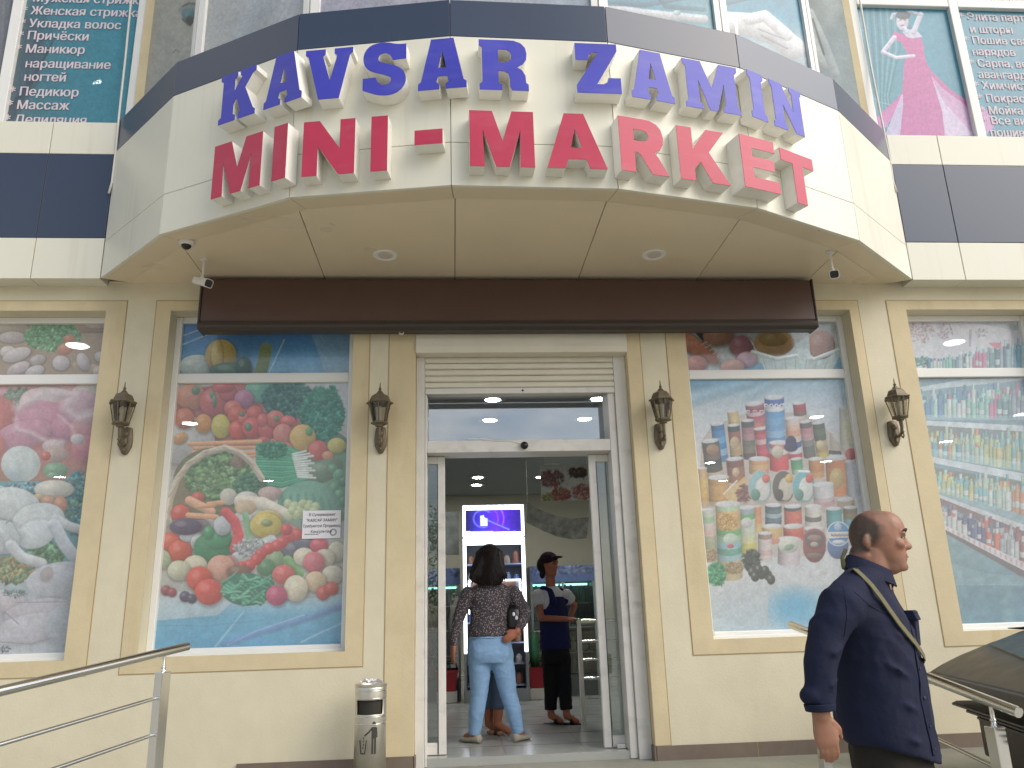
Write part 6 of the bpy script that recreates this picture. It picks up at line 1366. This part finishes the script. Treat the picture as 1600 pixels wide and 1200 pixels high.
hm = mat('dark brown hair', '1a1413', .62, noise=(8, .3), spec=.25); hm.node_tree.nodes['Principled BSDF'].inputs['Anisotropic'].default_value = .5
organic('hair', s_, hm, wom, .007, 3)
HR = [(1.985, -.268, .60, .045, .05), (1.94, -.268, .60, .104, .112), (1.87, -.272, .575, .096, .122), (1.80, -.285, .545, .076, .142), (1.73, -.292, .522, .054, .150), (1.69, -.290, .508, .036, .134), (1.655, -.275, .502, .028, .10), (1.62, -.27, .500, .024, .085)]
HZ = [r[0] for r in HR][::-1]; hi = lambda z, k: float(np.interp(z, HZ, [r[k] for r in HR][::-1])); hs = MB()
for k in range(340):
    th_ = rng.uniform(.05, math.pi-.05); zt_ = rng.uniform(1.88, 1.985); zb_ = 1.632+.05*abs(math.cos(th_))+rng.uniform(0, .06); j = rng.normal(0, .03); P_ = []
    for z in np.linspace(zt_, zb_, 9):
        kk = 1.0+rng.normal(0, .012); a_ = th_+j*math.sin((z-1.6)*14); P_.append((hi(z, 1)-hi(z, 4)*math.cos(a_)*kk, hi(z, 2)-hi(z, 3)*math.sin(a_)*kk-.003, z))
    hs.tube(P_, [.0016]*8+[.0004], 3)
obj('hair_strands', hs, mat('loose dark strands', '241b18', .5, noise=(30, .5)), wom)
shm = mat('beige flat shoe', 'a09888', .6)
def shoe(par, a_, dirx, L=.22, mt=shm, w_=.042, hh=.065):
    d = np.array([dirx, math.sqrt(max(0, 1-dirx*dirx)), 0])
    if dirx > .99 or dirx < -.99: d = np.array([dirx, 0, 0])
    sd_ = np.array([-d[1], d[0], 0]); c = np.array([a_[0], a_[1], FL]); R = []
    for k, ww, h in ((-.30, .5, .9), (-.24, .8, 1), (.0, .85, .9), (.3, 1, .55), (.55, .95, .5), (.68, .5, .38)): R.append([c+d*L*k+sd_*w_*ww*math.cos(q)+np.array([0, 0, max(.002, .002+hh*h*(.5+.5*math.sin(q)))]) for q in np.linspace(0, 2*math.pi, 14, endpoint=False)])
    m = MB(); m.rings(R); return obj('shoe', m, mt, par, smooth=True)
shoe(wom, LG[0][2], -.72); shoe(wom, LG[1][2], .62)
pu = thing('purse', 'small black purse with white spots under the long-haired woman\'s right arm', 'purse', (-.075, .55, 1.38))
m = MB(); m.loft([(1.30, -.07, .53, .02, .05), (1.33, -.07, .53, .032, .062), (1.45, -.075, .55, .032, .058), (1.50, -.075, .56, .02, .04)], math.pi/2); obj('pouch', m, MT['black'], pu, smooth=True)
m = MB()
for x, z in ((-.082, 1.425), (-.06, 1.395)): m.ell((x, .499, z), (.012, .005, .016))
obj('spots', m, MT['paper'], pu, smooth=True)

# --- shop clerk
cx_, cy_ = .38, 1.62; cyw = -.75
cl = thing('person', 'clerk in dark cap, navy apron and white T-shirt resting a hand on the barrier', 'person', (cx_, cy_, FL), 'people at the shop')
b = MB(); HC2 = (.352, 1.62, 1.895); head(b, HC2, cyw, .21); b.tube([(.365, 1.62, 1.62), (.36, 1.62, 1.80)], [.052, .046], 14)
b.loft([(1.64, .37, 1.62, .07, .12), (1.4, .38, 1.62, .08, .13), (1.1, .385, 1.62, .09, .13)], cyw)
SR, ER, WR = np.array([.235, 1.56, 1.59]), np.array([.25, 1.50, 1.385]), np.array([.47, 1.40, 1.372])
SL, EL, WL = np.array([.515, 1.66, 1.59]), np.array([.60, 1.72, 1.49]), np.array([.535, 1.66, 1.36])
b.tube([SR, ER, WR], [.045, .038, .026], 12, rounded=True); b.tube([SL, EL, WL], [.043, .036, .026], 12, rounded=True)
hand(b, WR, (1, -.4, -.02), (.1, -.2, 1), .16, .3, 1, .07); hand(b, WL, (-.6, -.4, -.5), (.4, -.6, .4), .15, .7, 1, .07)
CL = (((.33, 1.62, 1.05), (.325, 1.60, .82), (.315, 1.60, .52)), ((.44, 1.60, 1.05), (.445, 1.57, .82), (.452, 1.54, .52)))
for (h, k, a_) in CL: b.tube([h, k, a_], [.07, .05, .034], 12, rounded=True); b.tube([a_, (a_[0]+.08, a_[1]-.07, FL+.03)], [.034, .028], 10, rounded=True)
organic('body', b, MT['skin'], cl, .0065, 4, skin_const(lin('9a5c42'))); head_bits(cl, HC2, cyw, .21)
s_ = MB(); s_.loft([(1.30, .38, 1.62, .10, .145), (1.45, .375, 1.62, .105, .15), (1.56, .372, 1.62, .098, .155), (1.63, .37, 1.62, .08, .13), (1.675, .367, 1.62, .06, .07)], cyw, 24)
s_.tube([SR, SR*.55+ER*.45], [.068, .064], 14, rounded=False); s_.ell(SR, (.07, .07, .065)); s_.tube([SL, SL*.45+EL*.55], [.064, .06], 14); s_.ell(SL, (.066, .066, .062))
organic('tshirt', s_, cloth('white cotton', 'c0bfc0'), cl, .009, 4)
s_ = MB(); s_.loft([(1.10, .385, 1.62, .135, .165), (1.25, .385, 1.62, .13, .162), (1.42, .38, 1.62, .125, .160), (1.52, .375, 1.62, .116, .14), (1.575, .372, 1.62, .11, .115)], cyw, 24)
for sg in (-1, 1):
    d = np.array([-math.sin(cyw), math.cos(cyw), 0])*sg; f_ = np.array([math.cos(cyw), math.sin(cyw), 0]); c = np.array([.371, 1.62, 0]); s_.tube([c+d*.10+f_*.085+(0, 0, 1.54), c+d*.098+f_*.05+(0, 0, 1.635), c+d*.095-f_*.03+(0, 0, 1.665), c+d*.10-f_*.09+(0, 0, 1.56)], [.034, .028, .028, .034], 10, rounded=True)
organic('apron', s_, cloth('navy apron', '1c2048'), cl, .008, 4, folds=(.005, 10, 5))
s_ = MB(); s_.loft([(1.16, .385, 1.62, .115, .15), (1.05, .385, 1.615, .12, .155), (.98, .385, 1.615, .11, .15)], cyw)
for (h, k, a_) in CL: s_.tube([h, k, np.array(a_)+(0, 0, .05)], [.085, .068, .056], 16)
organic('trousers', s_, cloth('black trousers', '17181b'), cl, .009, 4, folds=(.006, 9, 9))
s_ = MB(); k0 = 0; s_.ell((.352, 1.62, 1.93), (.096, .082, .078)); s_.ell((.452, 1.62, 1.948), (.062, .066, .012)); s_.rot(0, HC2, cyw); organic('cap', s_, cloth('maroon cap', '2a1420'), cl, .006, 3)
s_ = MB(); s_.ell((.305, 1.645, 1.88), (.07, .07, .085)); s_.ell((.29, 1.66, 1.80), (.03, .03, .05)); organic('hair', s_, hm, cl, .007, 3)
for (h, k, a_) in CL:
    d = np.array([.76, -.65, 0]); m = MB(); c = np.array([a_[0], a_[1], FL]); sd_ = np.array([.65, .76, 0])
    m.rings([[c+d*k_+sd_*.042*math.cos(q)+(0, 0, .008+.007*math.sin(q)) for q in np.linspace(0, 6.283, 14, endpoint=False)] for k_ in (-.06, .0, .08, .15)]); m.tube([c+d*.07+sd_*.042+(0, 0, .02), c+d*.07+(0, 0, .062), c+d*.07-sd_*.042+(0, 0, .02)], .016, 8); obj('sandal', m, MT['black'], cl, smooth=40)

# --- customer hidden behind the long-haired woman
tx, ty = -.235, 1.06
th = thing('person', 'customer in slate capri trousers and tan sandals mostly hidden behind the long-haired woman', 'person', (tx, ty, FL), 'people at the shop')
b = MB(); head(b, (tx-.015, ty, 1.80), -.6, .2); b.tube([(tx, ty, 1.54), (tx-.01, ty, 1.70)], [.05, .045], 12); b.loft([(1.56, tx, ty, .07, .12), (1.3, tx, ty, .08, .12), (1.05, tx, ty, .09, .13)], -.6)
for sg in (-1, 1): b.tube([(tx+sg*.13, ty+sg*.03, 1.5), (tx+sg*.14, ty+sg*.05, 1.3), (tx+sg*.09, ty-.06, 1.2)], [.04, .034, .026], 12, rounded=True); hand(b, (tx+sg*.09, ty-.06, 1.2), (-sg*.8, -.3, .1), (0, -1, .3), .15, .4, sg, .07)
TL = (((tx-.05, ty+.03, 1.0), (tx-.045, ty+.03, .78), (tx-.045, ty+.04, .53)), ((tx+.05, ty-.03, 1.0), (tx+.035, ty-.04, .78), (tx+.025, ty-.04, .53)))
for (h, k, a_) in TL: b.tube([h, k, (k[0], k[1], .68), a_], [.07, .055, .05, .034], 12, rounded=True); b.tube([a_, (a_[0]+.09, a_[1]-.05, FL+.03)], [.036, .028], 10, rounded=True)
organic('body', b, MT['skin'], th, .0065, 4, skin_const(lin('9a5f44'))); head_bits(th, (tx-.015, ty, 1.80), -.6, .2)
s_ = MB(); s_.loft([(1.0, tx, ty, .11, .15), (1.2, tx, ty, .10, .14), (1.45, tx, ty, .10, .145), (1.56, tx, ty, .08, .12), (1.60, tx, ty, .05, .06)], -.6)
for sg in (-1, 1): s_.tube([(tx+sg*.13, ty+sg*.03, 1.5), (tx+sg*.14, ty+sg*.05, 1.34)], [.058, .05], 12, rounded=True)
organic('top', s_, cloth('charcoal top', '2c2d33'), th, .01, 4)
s_ = MB(); s_.loft([(1.08, tx, ty, .115, .15), (.95, tx, ty, .11, .15)], -.6)
for (h, k, a_) in TL: s_.tube([h, k, (k[0]+.0, k[1], .655)], [.085, .066, .062], 14)
organic('capri_trousers', s_, cloth('slate blue cotton', '4a5a70'), th, .01, 4)
s_ = MB(); s_.ell((tx-.03, ty+.01, 1.82), (.1, .085, .09)); s_.ell((tx-.06, ty+.04, 1.72), (.05, .06, .09)); organic('hair', s_, hm, th, .008, 3)
for (h, k, a_) in TL: shoe(th, (a_[0]+.02, a_[1]-.01), .0, .21, mat('tan sandal', '8f6a50', .6), .04, .035)
for o in list(th.children):
    if o.name.startswith('shoe'): o.name = 'sandal'

# ------------------------------------------------------------------ litter bin with paper on top
bx, by = -1.137, -.43
t = thing('litter_bin', 'round stainless litter bin with open slot and litter pictogram beside the entrance', 'litter bin', (bx, by, PL-.01))
r = .106; z0, z1 = PL-.006, .99; m = MB(); n = 40; zs = [z0, .80, .805, .895, .90, .955, .96, z1]; vs = [(bx+r*math.sin(2*math.pi*i/n), by-r*math.cos(2*math.pi*i/n), z) for z in zs for i in range(n)]; fs = []
for k in range(len(zs)-1):
    for i in range(n):
        hole = (zs[k] >= .805 and zs[k+1] <= .895) and (i < 6 or i >= n-6)
        if not hole: fs.append((k*n+i, k*n+(i+1) % n, (k+1)*n+(i+1) % n, (k+1)*n+i))
m.add(vs, fs); bo = obj('bin_body', m, MT['steelbin'], t, smooth=40); so = bo.modifiers.new('solid', 'SOLIDIFY'); so.thickness = .003
m = MB(); m.lathe([(r-.012, z0+.01), (r-.012, .93), (r-.02, .93), (r-.02, z0+.02)], (bx, by, 0), 24); obj('liner', m, MT['binhole'], t, smooth=40)
m = MB(); m.lathe([(r-.004, z1-.03), (r+.004, z1-.004), (r+.005, z1+.002), (r-.003, z1+.004), (r-.012, z1-.012), (.001, z1-.02)], (bx, by, 0), 40); obj('ashtray_top', m, MT['steelbin'], t, smooth=40)
m = MB()
for z in (.905, .952, .79, .745): m.lathe([(r+.0012, z-.003), (r+.003, z), (r+.0012, z+.003)], (bx, by, 0), 40)
obj('ring', m, MT['steel'], t, smooth=True)
m = MB()                                            # pictogram wrapped on the drum
def cyl(x, z, o=.0022): a_ = x/r; return (bx+(r+o)*math.sin(a_), by-(r+o)*math.cos(a_), z)
def patch(x0, x1, zA, zB):
    for k in range(4): xa, xb = x0+(x1-x0)*k/4, x0+(x1-x0)*(k+1)/4; m.add([cyl(xa, zA), cyl(xb, zA), cyl(xb, zB), cyl(xa, zB)], [(0, 1, 2, 3)])
def wline(pts, wd):
    for (xa, za), (xb, zb) in zip(pts[:-1], pts[1:]):
        L = math.hypot(xb-xa, zb-za); nx, nz = -(zb-za)/L*wd/2, (xb-xa)/L*wd/2; m.add([cyl(xa+nx, za+nz), cyl(xb+nx, zb+nz), cyl(xb-nx, zb-nz), cyl(xa-nx, za-nz)], [(0, 1, 2, 3)])
Z_ = .565; patch(.018, .050, Z_+.095, Z_+.165); patch(.019, .031, Z_, Z_+.097); patch(.037, .049, Z_, Z_+.097); m.add([cyl(.034+.012*math.cos(q), Z_+.186+.012*math.sin(q)) for q in np.linspace(0, 6.283, 14, endpoint=False)], [tuple(range(14))])
wline([(.022, Z_+.158), (.002, Z_+.135), (-.028, Z_+.112)], .010); wline([(.052, Z_+.16), (.055, Z_+.10)], .007); wline([(-.062, Z_+.085), (-.052, Z_+.004), (-.024, Z_+.004), (-.014, Z_+.085)], .006)
for q in ((-.034, .095), (-.036, .075), (-.033, .055), (-.038, .035)): patch(q[0]-.003, q[0]+.003, Z_+q[1], Z_+q[1]+.008)
obj('pictogram', m, MT['picto'], t)
m = MB(); g = np.random.default_rng(3); W_ = 5
for (ox, oy, rz, sz) in ((.015, .0, .3, .05), (-.03, .01, 1.1, .04), (.03, -.02, 2.0, .045)):
    k0 = len(m.v); vs = [(bx+ox+(i-2)*sz/2.2, by+oy+(j-2)*sz/2.2, z1-.008+.014*g.random()+.03*abs(i-2)/2*g.random()+.012) for j in range(W_) for i in range(W_)]; m.add(vs, [(j*W_+i, j*W_+i+1, (j+1)*W_+i+1, (j+1)*W_+i) for j in range(W_-1) for i in range(W_-1)]); m.rot(k0, (bx+ox, by+oy, z1), rz)
po = tag(obj('crumpled_paper', m, MT['paper']), 'crumpled white paper lying on top of the litter bin', 'litter'); po.modifiers.new('solid', 'SOLIDIFY').thickness = .001

# ------------------------------------------------------------------ handrails
def rail(label, top, end, ext, posts, lows):
    t = thing('handrail', label, 'handrail', tuple(np.array(posts[0][:2]+(0,))), 'stainless handrails of the entrance steps')
    m = MB(); top, end = np.array(top), np.array(end); m.tube([top, end], .0255, 16); obj('handrail_tube', m, MT['steel'], t, smooth=40)
    d = (end-top)/np.linalg.norm(end-top)
    for (x, y, zb) in posts:
        k = ((x-top[0])*d[0]+(y-top[1])*d[1])/(d[0]**2+d[1]**2); zt = (top+d*k)[2]
        h2 = d[:2]/np.linalg.norm(d[:2]); m = MB(); m.obox((x, y, (zb+zt-.11)/2), (h2[0]*.032, h2[1]*.032, 0), (-h2[1]*.032, h2[0]*.032, 0), (0, 0, (zt-.11-zb)/2)); p = obj('post', m, MT['steel'], t, bevel=.004)
        m = MB(); m.tube([(x, y, zt-.112), (x, y, zt-.09), (x, y, zt-.02)], [.016, .010, .010], 10); m.ell((x, y, zt-.085), (.015, .015, .012)); obj('pin', m, MT['steel'], p, smooth=40)
    for dz, k0, k1 in lows:
        a_, b_ = top+d*k0-np.array([0, 0, dz]), top+d*k1-np.array([0, 0, dz]); m = MB(); m.tube([a_, b_], .011, 10); obj('bar', m, MT['steel'], t, smooth=40)
a0, a1 = atY(293, 1010, -1.1), atY(0, 1080, -2.05); d = (a1-a0)/np.linalg.norm(a1-a0); pp = a0+d*.165
rail('left stainless handrail sloping down in front of the meat window', a0, a0+d*2.6, .2, [(pp[0], pp[1], .2), (pp[0]+d[0]*2.2, pp[1]+d[1]*2.2, .0)], ((.245, .165, 2.4), (.44, .165, 2.4)))
b0, b1 = atY(1236, 976, -.85), atY(1592, 1113, -2.55); d = (b1-b0)/np.linalg.norm(b1-b0); L_ = np.linalg.norm(b1-b0)
rail('right stainless handrail sloping down behind the walking man', b0, b1, .2, [(b0[0]+d[0]*.2, b0[1]+d[1]*.2, PL-.02), (b0[0]+d[0]*(L_-.16), b0[1]+d[1]*(L_-.16), .0)], ((.30, .2, L_-.16), (.56, .2, L_-.16)))

# ------------------------------------------------------------------ dark hooded cart at the right
ck = thing('barbecue_cart', 'dark brown cart with a peaked hood and black legs behind right handrail', 'cart', (2.57, -.88, 0))
bm_ = mat('dark brown weathered hood', '322b23', .38, noise=(7, .25), stain=((5, 5, 5), .5, '5f584a')); gm = mat('dark tinted hood window', '1e2827', .30, noise=(5, .25), spec=.3, stain=((9, 9, 9), .5, '3c4845')); km = mat('black painted metal', '17140f', .4, noise=(12, .15)); km2 = mat('dark brown hood rim', '241c16', .45, noise=(12, .15))
cw = lambda u, v, z: (2.57-.266*u+.964*v, -.88-.964*u-.266*v, z)
def cbox(m, u0, u1, v0, v1, z0, z1): m.add([cw(*p) for p in ((u0, v0, z0), (u1, v0, z0), (u1, v1, z0), (u0, v1, z0), (u0, v0, z1), (u1, v0, z1), (u1, v1, z1), (u0, v1, z1))], [(0, 3, 2, 1), (4, 5, 6, 7), (0, 1, 5, 4), (1, 2, 6, 5), (2, 3, 7, 6), (3, 0, 4, 7)])
roof = [(0, .975), (.08, 1.02), (.20, 1.075), (.40, 1.15), (.62, 1.215), (.82, 1.26), (1.0, 1.29), (1.2, 1.305), (1.4, 1.305)]
def rz(v): return float(np.interp(v, [a for a, _ in roof], [b for _, b in roof]))
m = MB(); m.rings([[cw(u, v, z) for v, z in roof]+[cw(u, 1.4, .93), cw(u, .03, .93)] for u in (0, .02, 1.78, 1.8)]); hd = obj('hood', m, bm_, ck, smooth=45, bevel=.01)
m = MB(); cbox(m, -.03, 1.83, -.035, .02, .905, .972); cbox(m, -.03, .0, .02, 1.4, .885, .935); obj('hood_rim', m, km2, ck, bevel=.008)
gp = [(.03, .58), (.12, .355), (.9, .25), (1.6, .2), (1.72, .95), (.03, 1.02)]
gp = [p for k in range(6) for p in [(gp[k][0]*(1-t)+gp[(k+1) % 6][0]*t, gp[k][1]*(1-t)+gp[(k+1) % 6][1]*t) for t in (0, .25, .5, .75)]]
m = MB(); n = len(gp); m.add([cw(u, v, rz(v)+.012) for u, v in gp]+[cw(u, v, rz(v)-.004) for u, v in gp]+[cw(.8, .6, rz(.6)+.014)], [(2*n, i, (i+1) % n) for i in range(n)]+[(i, n+i, n+(i+1) % n, (i+1) % n) for i in range(n)]); obj('hood_window', m, gm, hd)
m = MB(); m.tube([cw(.02, .78, 1.262), cw(-.02, .62, 1.235), cw(-.05, .54, 1.236)], [.012, .009, .003], 8); obj('wiper', m, km, hd)
m = MB()
for k, (z, v0, u0) in enumerate(((.80, .02, .18), (.765, .07, .26), (.735, .10, .34))): m.rings([[cw(u, v, zz) for u, v in ((u0, v0+.06), (u0+.12, v0), (1.75, v0), (1.75, 1.2), (u0, 1.2))] for zz in (z, z+.014)])
obj('tray', m, km, ck, bevel=.004)
m = MB(); cbox(m, .35, 1.7, .14, 1.2, .52, .73); obj('firebox', m, km2, ck, bevel=.01)
for u in (.45, .62, 1.1, 1.6):
    for v in (.2, 1.1): m = MB(); cbox(m, u, u+.035, v, v+.035, .002, .52); obj('leg', m, km, ck, bevel=.003)
m = MB(); cbox(m, .45, 1.63, .205, .23, .30, .33); cbox(m, .45, 1.63, 1.105, 1.13, .30, .33); obj('stretcher', m, km, ck)
# cream tapered pier stub below the cart
t = thing('gate_pier', 'cream tapered low pier standing at the wall beside the dark cart', 'pier', (2.42, -.62, 0))
m = MB(); m.rings([[(2.42+sx*w_, -.62+sy*w_, z) for sx, sy in ((-1, -1), (1, -1), (1, 1), (-1, 1))] for w_, z in ((.09, .2), (.07, .93))]); obj('shaft', m, MT['cream'], t, bevel=.006)
m = MB(); m.box(2.31, 2.53, -.73, -.51, PL-.01, PL+.10); obj('foot', m, MT['lside'], t, bevel=.006)

# ------------------------------------------------------------------ street trees opposite, seen mirrored in the entrance glass
for (x, y, h, sd0, lb) in ((-2.2, -23, 5.2, 5, 'street tree opposite the shop mirrored in the narrow left door pane'), (-9.5, -27, 6.2, 6, 'taller street tree opposite, left of the tree mirrored in the door pane')):
    t = thing('street_tree', lb, 'tree', (x, y, 0), 'street trees opposite the shop'); g = np.random.default_rng(sd0)
    m = MB(); m.tube([(x, y, 0), (x+.1, y, 1.2), (x-.05, y+.1, h*.45), (x+.1, y, h*.62)], [.2, .15, .11, .04], 10)
    tips = []
    for k in range(9):
        a_ = k*2.4; z0 = h*(.3+.05*k); e = (x+math.cos(a_)*h*.24, y+math.sin(a_)*h*.24, z0+h*.16); m.tube([(x, y, z0), ((x+e[0])/2, (y+e[1])/2, z0+h*.1), e], [.07, .045, .015], 6); tips.append(e)
    obj('trunk', m, mat('bark '+lb[:6], '5a4c3e', .9, noise=(8, .3)), t)
    m = MB()
    for k in range(46):
        e = tips[k % 9]; c = np.array(e)+g.normal(0, h*.10, 3)
        for q in range(60):
            p = c+g.normal(0, h*.05, 3); u = g.normal(0, 1, 3); u /= np.linalg.norm(u); v = np.cross(u, g.normal(0, 1, 3)); v /= np.linalg.norm(v); r_ = g.uniform(.07, .13); m.add([p-u*r_, p+v*r_*.5, p+u*r_, p-v*r_*.5], [(0, 1, 2, 3)])
    obj('crown', m, mat('leaves '+lb[:6], '6f7d35', .6, noise=(1.2, .5)), t)
